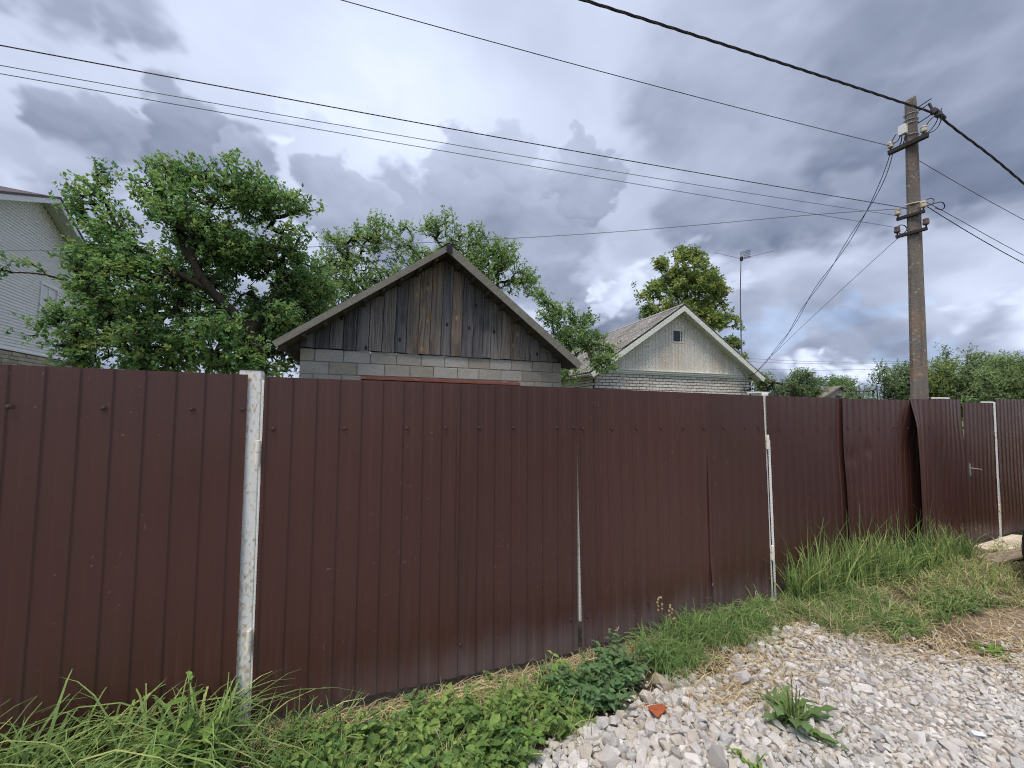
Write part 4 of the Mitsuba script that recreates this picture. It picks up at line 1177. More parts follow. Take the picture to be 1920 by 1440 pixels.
def leaf_mesh(P, Dv, N, length, width, col, curl=0.15, fold=0.25, shape=4):
    """Leaves from base points P along Dv with face normals N. shape 4: five points, four faces; shape 8: eight points, eight faces."""
    n = len(P)
    S = norm(np.cross(Dv, N))
    N = norm(np.cross(S, Dv))
    Lc, Wc = length[:, None], width[:, None]
    if shape == 4:
        pts = [(0, 0, 0), (0.45, -0.5, 0), (0.5, 0, -fold), (0.45, 0.5, 0), (1, 0, -curl)]
        f = np.array([[0, 1, 2], [0, 2, 3], [1, 4, 2], [2, 4, 3]])
    else:
        pts = [(0, 0, 0), (0.28, -0.5, 0.02), (0.28, 0, -fold * 0.8), (0.28, 0.5, 0.02), (0.66, -0.36, -curl * 0.3), (0.66, 0, -fold * 0.5 - curl * 0.5), (0.66, 0.36, -curl * 0.3), (1, 0, -curl * 1.6)]
        f = np.array([[0, 1, 2], [0, 2, 3], [1, 4, 5], [1, 5, 2], [2, 5, 6], [2, 6, 3], [4, 7, 5], [5, 7, 6]])
    V = np.stack([P + Dv * Lc * a + S * Wc * b + N * Wc * c for a, b, c in pts], 1)
    k = len(pts)
    F = (f[None] + (np.arange(n) * k)[:, None, None]).reshape(-1, 3)
    C = np.repeat(col, k, 0)
    return V.reshape(-1, 3), F, C


def merge(parts):
    V, F, C, at_ = [], [], [], 0
    for v_, f_, c_ in parts:
        V.append(v_)
        F.append(f_ + at_)
        C.append(c_)
        at_ += len(v_)
    return np.vstack(V), np.vstack(F), np.vstack(C)


def rand_dir(r, n):
    return norm(r.normal(size=(n, 3)))


def tree(name, label, cat_, limbs, blobs, n, leaf, cols, seed, group=None, depth=1.0, twig=0.35, per=14, gap=0.45, gscale=1.6, upness=0.35, shrink=1.0, bark='m_bark', rmin=0.006, narrow=0.62):
    r = np.random.default_rng(seed)
    t_ = thing(name, label, cat_, group)
    B = np.array(blobs, float)
    B[:, 3:] *= shrink
    vol = (B[:, 3] * B[:, 4]) ** 1.25
    pick = r.choice(len(B), n * 4, p=vol / vol.sum())
    u = rand_dir(r, n * 4) * (r.random((n * 4, 1)) ** 0.42)
    P = B[pick, :3] + u * np.stack([B[pick, 3], np.maximum(np.minimum(B[pick, 3], B[pick, 4]) * depth, 0.12 * depth), B[pick, 4]], 1)
    keep = (meshkit.fbm(P * gscale, 2, seed) > gap) | (vol[pick] < 0.06)
    P = P[keep][:n]
    ctr = np.average(B[:, :3], axis=0, weights=vol)
    # skeleton
    segs = []
    nodes, nrad = [], []
    for pts, r0, r1 in limbs:
        c_ = spline(pts, 14) if len(pts) > 2 else np.linspace(pts[0], pts[1], 8)
        rr_ = np.linspace(r0, r1, len(c_))
        segs.append(tube(c_, rr_, 8))
        nodes += list(c_[3:])
        nrad += list(rr_[3:])
    nodes, nrad = np.array(nodes), np.array(nrad)
    dmin = np.sqrt(((P[:, None] - nodes[None]) ** 2).sum(-1)).min(1)
    o = np.argsort(dmin)
    P = P[o]
    allp = np.vstack([nodes, P])
    allr = np.r_[nrad, np.zeros(len(P))]
    k0 = len(nodes)
    par = np.zeros(len(P), int)
    for i_ in range(len(P)):
        c_ = allp[:k0 + i_]
        d_ = ((c_ - P[i_]) ** 2).sum(1) + np.where(allr[:k0 + i_] > 0, 0, 0.004)
        par[i_] = d_.argmin()
    load = np.ones(len(P))
    for i_ in range(len(P) - 1, -1, -1):
        if par[i_] >= k0:
            load[par[i_] - k0] += load[i_]
    rb = np.minimum(rmin * np.sqrt(load), 0.05)
    A_ = allp[par]
    ra_ = np.where(par >= k0, rb[np.maximum(par - k0, 0)], rb * 1.2)
    mid_ = (A_ + P) / 2 + r.normal(0, 0.05, P.shape) * np.linalg.norm(P - A_, axis=1, keepdims=True)
    segs.append(sticks(A_, mid_, np.maximum(ra_, rb), rb, 4))
    segs.append(sticks(mid_, P, rb, rb * 0.9, 4))
    # leaves along twigs
    out = norm(P - ctr)
    back = norm(P - allp[par])
    tdir = norm(out * 0.5 + back * 0.6 + np.array([0, 0, upness]) + 0.55 * rand_dir(r, len(P)))
    m_ = len(P) * per
    idx = np.repeat(np.arange(len(P)), per)
    s_ = r.random(m_)
    tw_len = twig * r.uniform(0.6, 1.3, len(P))
    bend = norm(tdir + 0.5 * rand_dir(r, len(P)))
    base_ = P[idx] + (tdir[idx] * s_[:, None] + 0.35 * (bend[idx] - tdir[idx]) * (s_ ** 2)[:, None]) * tw_len[idx][:, None] - tdir[idx] * tw_len[idx][:, None] * 0.25
    base_ += rand_dir(r, m_) * leaf * 0.45
    ld = norm(tdir[idx] * 0.5 + 0.9 * rand_dir(r, m_) + np.array([0, 0, -0.15]))
    ln = norm(np.array([0, 0, 0.9]) + 0.75 * rand_dir(r, m_))
    size = leaf * r.uniform(0.65, 1.25, m_)
    cols = np.array(cols)
    cl = cols[r.choice(len(cols), len(P))][idx] * r.uniform(0.75, 1.25, (m_, 1))
    tint = meshkit.fbm(P * 0.9, 2, seed + 5)[idx, None]
    cl = cl * (0.75 + 0.5 * tint)
    lv = leaf_mesh(base_, ld, ln, size, size * narrow, np.clip(cl * 3.4, 0.005, 0.75))
    segs.append(sticks(P - tdir * tw_len[:, None] * 0.25, P + tdir * tw_len[:, None] * 0.5, rmin * 0.7, rmin * 0.3))
    add('trunk', cat(segs), bark, t_, smooth=True)
    add('crown', (lv[0], lv[1]), 'm_leaf', t_, color=lv[2], kind='stuff')
    return t_


APPLE = [(-4.03, 8.5, 4.98, 0.32, 0.41), (-3.94, 8.5, 5.33, 0.16, 0.21), (-4.21, 8.5, 4.71, 0.13, 0.23), (-2.99, 8.5, 5.16, 0.56, 0.59), (-3.36, 8.5, 5.66, 0.11, 0.19), (-3.09, 8.5, 5.58, 0.32, 0.25), (-2.21, 8.5, 5.64, 0.53, 0.57), (-2.28, 8.5, 6.12, 0.08, 0.19), (-2.78, 8.5, 5.66, 0.33, 0.2), (-1.69, 8.5, 5.45, 0.51, 0.42), (-1.24, 8.5, 5.49, 0.33, 0.27), (-0.91, 8.5, 5.51, 0.12, 0.11), (-1.3, 8.5, 4.88, 0.42, 0.43), (-3.67, 8.5, 4.26, 0.43, 0.65), (-4.06, 8.5, 3.91, 0.31, 0.36), (-3.35, 8.5, 3.65, 0.68, 0.75), (-4.02, 8.5, 3.2, 0.38, 0.5), (-4.56, 8.2, 3.65, 0.24, 0.08), (-4.87, 8.2, 3.56, 0.13, 0.07), (-4.22, 8.2, 2.95, 0.21, 0.22), (-4.42, 8.2, 2.75, 0.13, 0.07), (-4.5, 8.2, 2.62, 0.08, 0.05), (-4.02, 8.5, 2.46, 0.3, 0.33), (-3.71, 8.5, 2.68, 0.56, 0.55), (-3.0, 8.5, 2.65, 0.7, 0.57), (-2.31, 8.5, 2.8, 0.58, 0.59), (-2.4, 8.8, 4.49, 0.61, 0.73), (-2.79, 8.9, 3.63, 0.59, 0.61), (-1.91, 8.9, 4.72, 0.56, 0.65), (-1.14, 9.0, 4.2, 0.5, 0.57), (-1.49, 9.0, 3.38, 0.43, 0.55), (-0.74, 9.3, 3.52, 0.37, 0.47), (-1.0, 9.1, 3.0, 0.3, 0.28), (-2.12, 8.8, 2.45, 0.52, 0.31), (-1.41, 8.8, 2.38, 0.23, 0.13), (-3.45, 8.5, 2.24, 0.81, 0.23)]
FRONT = [(-1.75, 9.3, 3.45, 0.6, 0.6), (-2.0, 9.3, 4.1, 0.55, 0.5), (-1.25, 9.3, 4.0, 0.5, 0.5), (-1.35, 9.2, 2.75, 0.42, 0.4), (-2.0, 9.4, 3.0, 0.6, 0.5), (-2.9, 9.3, 4.4, 0.6, 0.6), (-0.75, 9.3, 4.3, 0.4, 0.5), (-0.55, 9.4, 3.3, 0.35, 0.5), (-1.75, 7.9, 2.55, 0.34, 0.3), (-2.2, 7.75, 3.0, 0.4, 0.35), (-1.5, 7.9, 2.2, 0.3, 0.25), (-2.75, 7.8, 4.75, 0.35, 0.4), (-1.25, 8.2, 3.3, 0.3, 0.3), (-3.36, 8.3, 5.72, 0.07, 0.16), (-2.24, 8.3, 6.2, 0.06, 0.14), (-4.4, 8.3, 4.75, 0.16, 0.08), (-0.75, 8.3, 5.56, 0.14, 0.07), (-4.0, 8.3, 5.5, 0.06, 0.12), (-2.75, 8.3, 5.92, 0.07, 0.13)]
GREEN = [(.072, .120, .045), (.055, .098, .04), (.088, .138, .048), (.062, .112, .048)]
tree('apple_tree', 'large old apple tree with a dark leaning trunk between the siding house and the shed', 'tree',
     [([(-1.62, 8.6, 0), (-1.66, 8.5, 1.4), (-1.70, 8.45, 2.3), (-1.84, 8.35, 2.95)], 0.17, 0.13), ([(-1.84, 8.35, 2.95), (-2.05, 8.25, 3.30), (-2.40, 8.15, 3.66), (-2.60, 8.1, 4.0), (-2.72, 8.15, 4.4), (-2.6, 8.3, 5.0), (-2.35, 8.4, 5.7)], 0.09, 0.015),
      ([(-1.84, 8.35, 2.95), (-1.62, 8.6, 3.5), (-1.45, 8.8, 4.2), (-1.45, 8.7, 5.1)], 0.09, 0.025), ([(-2.40, 8.15, 3.66), (-3.0, 8.2, 3.95), (-3.6, 8.3, 4.4), (-3.95, 8.4, 5.0)], 0.06, 0.02), ([(-2.1, 8.25, 3.3), (-2.9, 8.4, 3.2), (-3.7, 8.4, 3.1), (-4.3, 8.3, 3.0)], 0.06, 0.02),
      ([(-2.62, 8.1, 4.1), (-3.0, 8.3, 4.7), (-3.1, 8.4, 5.4)], 0.05, 0.02), ([(-3.9, 8.35, 3.3), (-4.4, 8.25, 3.6), (-4.95, 8.2, 3.57)], 0.025, 0.008), ([(-1.7, 8.45, 2.4), (-2.4, 8.4, 2.6), (-3.3, 8.4, 2.6)], 0.05, 0.02)],
     [(a, b - 0.2, c, d, e) for a, b, c, d, e in APPLE] + FRONT, 4300, 0.072, GREEN + [(.095, .13, .042)], 11, per=15, twig=0.26, gap=0.43, depth=1.35, gscale=2.2, shrink=0.93)
TREE2 = [(-0.46, 11.5, 5.95, 0.49, 0.53), (-0.74, 11.5, 6.28, 0.19, 0.21), (0.36, 11.5, 6.41, 0.67, 0.63), (0.66, 11.5, 6.86, 0.24, 0.24), (-0.08, 11.5, 6.64, 0.17, 0.15), (1.4, 11.5, 6.52, 0.56, 0.57), (2.35, 11.5, 6.95, 0.77, 0.5), (2.47, 11.5, 7.45, 0.21, 0.3), (1.94, 11.5, 7.12, 0.25, 0.25), (3.29, 11.5, 6.95, 0.54, 0.43), (3.33, 11.5, 7.28, 0.25, 0.17), (3.92, 11.5, 6.54, 0.85, 0.62), (4.38, 11.5, 6.71, 0.48, 0.45), (5.16, 11.5, 5.75, 0.44, 0.51), (4.67, 11.5, 5.95, 0.78, 0.54), (-0.56, 11.5, 5.03, 0.69, 0.75), (0.12, 11.5, 5.13, 0.87, 0.92), (-0.79, 11.5, 4.11, 0.67, 0.59), (0.43, 11.5, 4.4, 0.74, 0.61), (1.59, 11.5, 5.5, 1.14, 0.97), (2.89, 11.5, 5.69, 1.24, 1.01)]
TREE2 = [(a, b + 1.4, c, d, e) for a, b, c, d, e in TREE2]
TREE2 = [(a * 12.9 / 11.5, b, 1.68 + (c - 1.68) * 12.9 / 11.5, d * 1.12, e * 1.12) for a, b, c, d, e in TREE2]
TREE2 += [(-1.35, 12.9, 5.6, 0.6, 0.6), (-1.25, 12.9, 4.6, 0.7, 0.7), (-0.6, 12.9, 3.9, 0.8, 0.6), (-1.7, 13.0, 5.0, 0.6, 0.7), (-1.6, 13.0, 4.0, 0.7, 0.7), (3.9, 12.9, 5.7, 0.9, 0.7)]
tree('garden_tree', 'spreading green fruit tree behind the shed roof, light showing through its top', 'tree',
     [([(1.9, 12.9, 0), (1.9, 12.9, 2.6)], 0.18, 0.15), ([(1.9, 12.9, 2.6), (1.0, 12.9, 4.0), (0.2, 12.9, 5.3), (-0.3, 12.9, 6.2)], 0.12, 0.03), ([(1.9, 12.9, 2.6), (2.2, 12.9, 4.6), (2.5, 12.9, 6.8)], 0.12, 0.03), ([(1.9, 12.9, 2.6), (3.2, 12.9, 4.4), (4.6, 12.9, 6.0)], 0.12, 0.03), ([(1.0, 12.9, 4.0), (-0.2, 12.9, 4.4), (-0.8, 12.9, 4.9)], 0.06, 0.02)],
     TREE2, 2800, 0.09, [(.075, .12, .045), (.09, .135, .05), (.06, .10, .038), (.11, .145, .05)], 12, per=13, twig=0.36, gap=0.42, depth=1.1, gscale=1.4)
PLUM = [(4.41, 8.8, 4.51, 0.19, 0.25), (4.73, 8.8, 4.12, 0.4, 0.35), (5.16, 8.8, 4.24, 0.2, 0.23), (5.54, 8.8, 4.02, 0.31, 0.18), (5.88, 8.8, 4.13, 0.17, 0.15), (5.29, 8.8, 3.61, 0.59, 0.32), (6.05, 8.8, 3.65, 0.39, 0.13), (5.8, 8.8, 3.29, 0.61, 0.26), (6.5, 8.8, 3.34, 0.33, 0.15), (5.8, 8.3, 2.87, 0.33, 0.2), (6.07, 8.0, 2.72, 0.23, 0.1), (5.97, 8.2, 2.98, 0.23, 0.14), (4.56, 7.8, 2.5, 0.17, 0.28), (4.77, 7.8, 2.63, 0.18, 0.15), (4.97, 8.8, 3.3, 0.41, 0.28)]
tree('plum_tree', 'small plum tree with drooping twigs between the shed and the white cottage', 'tree',
     [([(4.75, 8.9, 0), (4.75, 8.8, 1.8)], 0.08, 0.06), ([(4.75, 8.8, 1.8), (4.9, 8.8, 2.7), (4.8, 8.8, 3.6), (4.6, 8.8, 4.4)], 0.05, 0.015), ([(4.9, 8.8, 2.5), (5.4, 8.7, 3.1), (6.0, 8.7, 3.4), (6.5, 8.7, 3.35)], 0.035, 0.01), ([(4.9, 8.8, 2.9), (5.3, 8.8, 3.6), (5.7, 8.8, 4.0)], 0.03, 0.01), ([(4.75, 8.8, 1.9), (4.68, 8.2, 2.3), (4.66, 7.9, 2.6)], 0.02, 0.008)],
     PLUM, 620, 0.075, [(.08, .12, .045), (.10, .14, .06), (.06, .10, .04)], 13, per=13, twig=0.26, gap=0.36, depth=0.9, rmin=0.005)
CHEST = [(21.61, 20.0, 12.25, 1.47, 0.86), (19.39, 20.0, 11.52, 0.68, 0.6), (20.36, 20.0, 11.48, 1.26, 0.76), (23.15, 20.0, 11.91, 0.98, 0.48), (19.14, 20.0, 9.99, 1.95, 1.04), (17.54, 20.0, 9.77, 0.73, 0.8), (22.09, 20.0, 10.58, 2.68, 1.36), (24.17, 20.0, 9.88, 1.39, 1.0), (18.44, 20.0, 8.43, 1.41, 0.91), (20.56, 20.0, 8.49, 2.28, 1.13), (23.61, 20.0, 8.24, 1.92, 1.38), (24.95, 20.0, 7.98, 1.24, 1.12), (25.75, 20.0, 6.86, 0.8, 0.64), (24.64, 20.0, 6.57, 1.11, 0.79), (26.98, 20.0, 5.82, 0.47, 0.2)]
tree('chestnut_tree', 'tall yellowish green tree rising behind the cottage roof', 'tree',
     [([(21.8, 20.4, 0), (21.7, 20.4, 5.5)], 0.35, 0.25), ([(21.7, 20.4, 5.5), (21.6, 20.2, 8.5), (21.6, 20.1, 11.8)], 0.22, 0.05), ([(21.7, 20.4, 6.5), (19.9, 20.2, 8.6), (18.6, 20.1, 9.8)], 0.14, 0.04), ([(21.7, 20.4, 6.2), (23.5, 20.3, 7.8), (24.6, 20.2, 9.4)], 0.14, 0.04), ([(21.65, 20.3, 8.2), (20.4, 20.2, 10.2), (19.9, 20.1, 11.2)], 0.09, 0.03)],
     CHEST, 1700, 0.21, [(.105, .13, .042), (.085, .115, .04), (.13, .145, .048), (.06, .088, .034)], 14, per=15, twig=0.55, gap=0.50, depth=0.9, gscale=1.1, rmin=0.012)
BUSH = [('leafy bush beside the right corner of the cottage', 12, (.07, .10, .04), [(19.04, 13.0, 3.02, 0.56, 0.54), (18.77, 13.0, 3.27, 0.32, 0.32)], 240, .10),
        ('far bush with a pointed top, leftmost of the bushes beyond the cottage', 13, (.06, .085, .045), [(20.93, 13.0, 2.92, 0.78, 0.39), (22.12, 13.0, 3.28, 1.0, 0.57), (22.14, 13.0, 3.62, 0.45, 0.29), (20.24, 13.0, 2.71, 0.5, 0.28)], 420, .11),
        ('rounded dark green far bush left of the far grey shed', 15, (.055, .09, .035), [(28.21, 15.0, 3.46, 1.73, 0.55), (26.82, 15.0, 3.21, 0.98, 0.47), (28.79, 15.0, 3.72, 0.81, 0.28)], 460, .13),
        ('low far bush behind the roof of the far grey shed', 16, (.065, .09, .045), [(33.55, 17.0, 3.65, 1.48, 0.39), (34.57, 17.0, 4.0, 0.83, 0.31), (32.9, 17.0, 3.75, 0.99, 0.31)], 360, .14),
        ('bush with thin reddish tips just left of the utility pole', 9, (.06, .088, .045), [(20.83, 9.0, 2.94, 0.75, 0.55), (20.47, 9.0, 3.6, 0.24, 0.23), (22.11, 9.0, 3.27, 0.98, 0.66), (20.0, 9.0, 2.58, 0.8, 0.27), (21.64, 9.0, 2.63, 1.31, 0.42), (19.7, 9.2, 2.35, 1.1, 0.5)], 700, .10),
        ('bush with one tall shoot just right of the utility pole', 8, (.075, .10, .04), [(22.78, 8.0, 3.19, 1.64, 0.73), (23.29, 8.0, 3.67, 0.95, 0.42), (23.17, 8.0, 4.3, 0.18, 0.32), (21.65, 8.0, 2.81, 0.87, 0.44), (24.37, 8.0, 2.8, 2.03, 0.47)], 800, .10),
        ('loose bush with feathery shoots above the wicket door', 7, (.065, .092, .045), [(22.7, 7.0, 3.23, 1.32, 0.54), (22.11, 7.0, 3.89, 0.18, 0.3), (23.67, 7.0, 3.6, 1.23, 0.49), (23.15, 7.0, 3.9, 0.57, 0.26), (24.03, 7.0, 2.64, 2.04, 0.44)], 760, .10),
        ('loose green bush at the right edge beyond the fence', 6, (.07, .10, .045), [(22.68, 6.0, 3.26, 1.46, 0.61), (21.8, 6.0, 3.51, 1.01, 0.32), (23.42, 6.0, 3.5, 1.26, 0.37), (21.89, 6.0, 2.54, 1.88, 0.59), (24.32, 6.0, 2.93, 1.87, 0.74), (21.08, 6.0, 2.99, 1.11, 0.48)], 900, .10)]
for k, (lb, Yb, c, bl, n, lf) in enumerate(BUSH):
    xc = float(np.mean([b[0] for b in bl]))
    low = [(b[0], b[1] + 0.15, max(1.2, b[2] - 0.75), b[3] * 1.05, 0.6) for b in bl if b[3] > 0.5]
    limbs = [([(xc + o, Yb + 0.1, 0), (xc + o * 2, Yb + 0.1, 1.2), (xc + o * 4, Yb, bl[0][2])], 0.05, 0.015) for o in (-0.15, 0.0, 0.16)]
    tree('bush', lb, 'bush', limbs, bl + low, int(n * 1.7), lf, [[x * 1.2 for x in c], [x * 1.45 for x in c], c, (c[0] * 1.15, c[1] * 1.05, c[2])], 40 + k, per=10, twig=0.42, gap=0.40, depth=0.9, gscale=1.2, upness=0.7, narrow=0.45, rmin=0.006)


# grass
def blades(r, x, y, h, w, lean, colr, droop=0.5, z0=None, segs=6, az=None):
    n = len(x)
    z0 = height(x, y) - 0.005 if z0 is None else z0
    az = r.uniform(0, 2 * np.pi, n) if az is None else az
    dv = np.stack([np.cos(az), np.sin(az), 0 * az], 1)
    wa = az + np.pi / 2 + r.uniform(-0.9, 0.9, n)
    sv = np.stack([np.cos(wa), np.sin(wa), 0 * wa], 1)
    base_ = np.stack([x, y, z0], 1)
    rows = []
    for k in range(segs + 1):
        u = k / segs
        c_ = base_ + dv * (lean * h * u ** 1.9)[:, None]
        c_[:, 2] += h * (u - droop * lean * u ** 3 * 0.6)
        wd = w * (1 - u) ** 0.6 * (0.7 + 0.3 * min(1, u * 4))
        rows += [c_ - sv * wd[:, None], c_ + sv * wd[:, None]] if k < segs else [c_]
    V = np.stack(rows, 1)
    m_ = 2 * segs + 1
    f = []
    for k in range(segs - 1):
        a_ = 2 * k
        f += [[a_, a_ + 1, a_ + 3], [a_, a_ + 3, a_ + 2]]
    a_ = 2 * (segs - 1)
    f += [[a_, a_ + 1, a_ + 2]]
    F = (np.array(f)[None] + (np.arange(n) * m_)[:, None, None]).reshape(-1, 3)
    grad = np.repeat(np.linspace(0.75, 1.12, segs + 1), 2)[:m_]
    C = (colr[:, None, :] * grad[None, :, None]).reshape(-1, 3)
    return V.reshape(-1, 3), F, C


G_DARK, G_MID, G_YEL, G_DRY = np.array((.16, .26, .095)), np.array((.25, .37, .13)), np.array((.40, .45, .18)), np.array((.56, .49, .32))


def palette(r, n, cols, p, jit=0.2):
    return np.array(cols)[r.choice(len(cols), n, p=p)] * r.uniform(1 - jit, 1 + jit, (n, 1))


gr_ = np.random.default_rng(21)


def patch(n, xr, yr, hr, w, lean, cols, p, clump=0, droop=0.5, tests=None):
    if clump:
        cx, cy = gr_.uniform(*xr, clump), gr_.uniform(*yr, clump)
        i_ = gr_.integers(0, clump, n)
        x, y = cx[i_] + gr_.normal(0, 0.035, n), cy[i_] + gr_.normal(0, 0.03, n)
    else:
        x, y = gr_.uniform(*xr, n), gr_.uniform(*yr, n)
    ok = y < D - 0.03
    if tests is not None:
        ok &= tests(x, y)
    x, y = x[ok], y[ok]
    n = len(x)
    h = gr_.uniform(*hr, n) * gr_.uniform(0.6, 1.0, n)
    return blades(gr_, x, y, h, gr_.uniform(0.6, 1.2, n) * w, np.abs(gr_.normal(lean, 0.25, n)), palette(gr_, n, cols, p), droop)


tall = merge([patch(1150, (-2.3, -0.46), (1.85, 2.31), (0.30, 0.62), 0.0078, 0.8, [G_DARK, G_MID, G_YEL], [.45, .45, .10], 60, 1.05), patch(170, (-1.6, -0.45), (1.95, 2.28), (0.50, 0.85), 0.006, 0.95, [G_DARK, G_MID, G_YEL], [.3, .5, .2], 30, 1.35),
              patch(1300, (-2.2, 0.05), (1.7, 2.3), (0.10, 0.28), 0.0055, 0.5, [G_DARK, G_MID], [.5, .5])])
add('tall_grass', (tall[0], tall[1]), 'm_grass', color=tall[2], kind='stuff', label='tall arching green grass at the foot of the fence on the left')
tall = merge([patch(900, (3.54, 5.0), (2.12, 2.31), (0.28, 0.62), 0.0075, 0.3, [G_DARK, G_MID, G_YEL], [.3, .4, .3], 40, 0.5), patch(700, (4.9, 6.6), (2.08, 2.31), (0.22, 0.50), 0.0075, 0.3, [G_DARK, G_MID, G_YEL], [.25, .5, .25], 50, 0.4), patch(150, (3.6, 6.3), (2.1, 2.3), (0.5, 0.95), 0.005, 0.3, [G_DARK, G_MID], [.5, .5])])
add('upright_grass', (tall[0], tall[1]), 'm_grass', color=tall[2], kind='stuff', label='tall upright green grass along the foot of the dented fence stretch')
mid = merge([patch(5200, (3.45, 6.4), (1.68, 2.28), (0.05, 0.22), 0.0040, 0.8, [G_MID, G_YEL, G_DRY], [.3, .4, .3], 260, 0.9, lambda x, y: y > edge_y(x) + 0.05), patch(1500, (3.3, 4.2), (1.75, 2.2), (0.14, 0.30), 0.0032, 0.85, [G_DARK, G_MID, G_DRY], [.5, .3, .2], 50, 0.7),
             patch(5200, (5.5, 9.5), (1.45, 2.31), (0.04, 0.14), 0.0045, 0.7, [G_MID, G_YEL, G_DRY], [.35, .35, .3], 420, 0.7), patch(900, (3.7, 5.4), (1.6, 1.85), (0.08, 0.18), 0.006, 0.9, [G_DARK, G_MID], [.6, .4], 40, 0.6)])
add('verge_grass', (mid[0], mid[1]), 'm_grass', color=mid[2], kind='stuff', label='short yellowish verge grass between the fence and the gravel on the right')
cl = merge([patch(1900, (1.92, 2.95), (1.97, 2.27), (0.14, 0.36), 0.0040, 0.85, [G_DARK, np.array((.16, .28, .10)), G_MID], [.45, .3, .25], 22, 1.2), patch(1100, (2.5, 3.45), (2.02, 2.3), (0.12, 0.32), 0.0040, 0.9, [G_DARK, G_MID, G_DRY], [.45, .35, .2], 16, 1.2)])
add('grass_clump', (cl[0], cl[1]), 'm_grass', color=cl[2], kind='stuff', label='fine dark green drooping grass clump in front of the right gate leaf')
lo = merge([patch(1500, (-0.45, 1.25), (1.72, 2.2), (0.06, 0.22), 0.0036, 0.75, [G_MID, G_YEL, G_DRY], [.4, .35, .25], 120, 0.9), patch(1000, (-0.45, 1.3), (2.16, 2.32), (0.03, 0.11), 0.0035, 0.95, [G_MID, G_YEL, G_DRY], [.3, .3, .4], 60), patch(900, (1.2, 2.1), (2.10, 2.32), (0.04, 0.12), 0.003, 0.8, [G_MID, G_DRY], [.4, .6]),
            patch(9000, (-9, 16), (2.6, 6), (0.1, 0.35), 0.008, 0.5, [G_MID, G_YEL], [.6, .4])])
add('low_grass', (lo[0], lo[1]), 'm_grass', color=lo[2], kind='stuff', label='low mixed green and dry grass below the left gate leaf')

# straw lying about
n = 2600
sx = np.r_[gr_.uniform(1.9, 5.8, 3000), gr_.uniform(-0.4, 2.6, 1500), gr_.normal(2.2, 0.3, 420), gr_.uniform(3.0, 6.0, 400)]
sy = np.r_[edge_y(sx[:3000]) + gr_.normal(-0.03, 0.17, 3000), gr_.uniform(2.14, 2.33, 1500), gr_.normal(1.72, 0.10, 420), gr_.uniform(1.35, 1.75, 400)]
ok = sy < D - 0.02
sx, sy = sx[ok], sy[ok]
n = len(sx)
az = gr_.normal(0.1, 0.9, n)
ln_ = gr_.uniform(0.05, 0.24, n)
dv = np.stack([np.cos(az), np.sin(az), gr_.normal(0.02, 0.10, n)], 1)
a0 = np.stack([sx, sy, height(sx, sy) + 0.015 + 0.03 * gr_.random(n) ** 2], 1)
sd = np.stack([-np.sin(az), np.cos(az), gr_.normal(0, .3, n)], 1) * 0.0016
mid_ = a0 + dv * ln_[:, None] * 0.5 + np.stack([gr_.normal(0, .012, n), gr_.normal(0, .012, n), np.abs(gr_.normal(0, .012, n))], 1)
en = a0 + dv * ln_[:, None]
en[:, 2] = np.maximum(en[:, 2], height(en[:, 0], en[:, 1]) + 0.01)
ok = (en[:, 1] < D - 0.015) & (mid_[:, 1] < D - 0.015)
V = np.stack([a0 - sd, a0 + sd, mid_ - sd, mid_ + sd, en - sd * .5, en + sd * .5], 1)[ok]
n = len(V)
F = (np.array([[0, 1, 3], [0, 3, 2], [2, 3, 5], [2, 5, 4]])[None] + (np.arange(n) * 6)[:, None, None]).reshape(-1, 3)
C = np.repeat(np.array([(.50, .41, .25), (.40, .31, .17), (.56, .48, .32), (.30, .22, .13)])[gr_.integers(0, 4, n)] * gr_.uniform(.8, 1.15, (n, 1)), 6, 0)
add('straw', (V.reshape(-1, 3), F), 'm_straw', color=C, kind='stuff', label='dry straw strewn between the gravel and the grass')


# broadleaf plants
def herb(r, x, y, h, stems, leaf, col, spread=0.3, pairs=6, z0=None, top=True, narrow=0.55, up=0.25, shape=8):
    parts, stem_m = [], []
    z = float(height(x, y)) - 0.005 if z0 is None else z0
    for s in range(stems):
        a_ = r.uniform(0, 6.28)
        b_ = np.array([x + r.normal(0, 0.02), y + r.normal(0, 0.02), z])
        tip = b_ + np.array([math.cos(a_) * spread * h, math.sin(a_) * spread * h, h * r.uniform(0.75, 1.1)])
        tip[1] = min(tip[1], D - 0.04)
        c_ = spline([b_, (b_ + tip) / 2 + np.array([0, 0, 0.08 * h]), tip], 6)
        stem_m.append(tube(c_, np.linspace(0.0032, 0.0016, 6), 5))
        P_, D_, N_, L_ = [], [], [], []
        for k in range(pairs):
            u = 0.25 + 0.75 * k / max(1, pairs - 1)
            p_ = np.array([np.interp(u, np.linspace(0, 1, 6), c_[:, q_]) for q_ in range(3)])
            th = a_ + k * 1.57 + r.normal(0, .3)
            for sgn in (0, math.pi):
                P_.append(p_)
                D_.append((math.cos(th + sgn), math.sin(th + sgn), up + r.normal(-0.1, .2)))
                N_.append((r.normal(0, .25), r.normal(0, .25), 1))
                L_.append(leaf * r.uniform(0.75, 1.2) * (1.0 - 0.45 * max(0, u - 0.6) / 0.4))
        L_ = np.array(L_)
        cc = np.repeat(np.array([col]), len(L_), 0) * r.uniform(0.8, 1.25, (len(L_), 1))
        parts.append(leaf_mesh(np.array(P_), norm(np.array(D_)), norm(np.array(N_)), L_, L_ * narrow, cc, curl=0.3, fold=0.18, shape=shape))
    return parts, stem_m


hr = np.random.default_rng(33)
scene['m_stem'] = pr((.07, .10, .035), 0.6, 0.3)
scene['m_dry_stem'] = pr((.30, .22, .13), 0.7, 0.3)
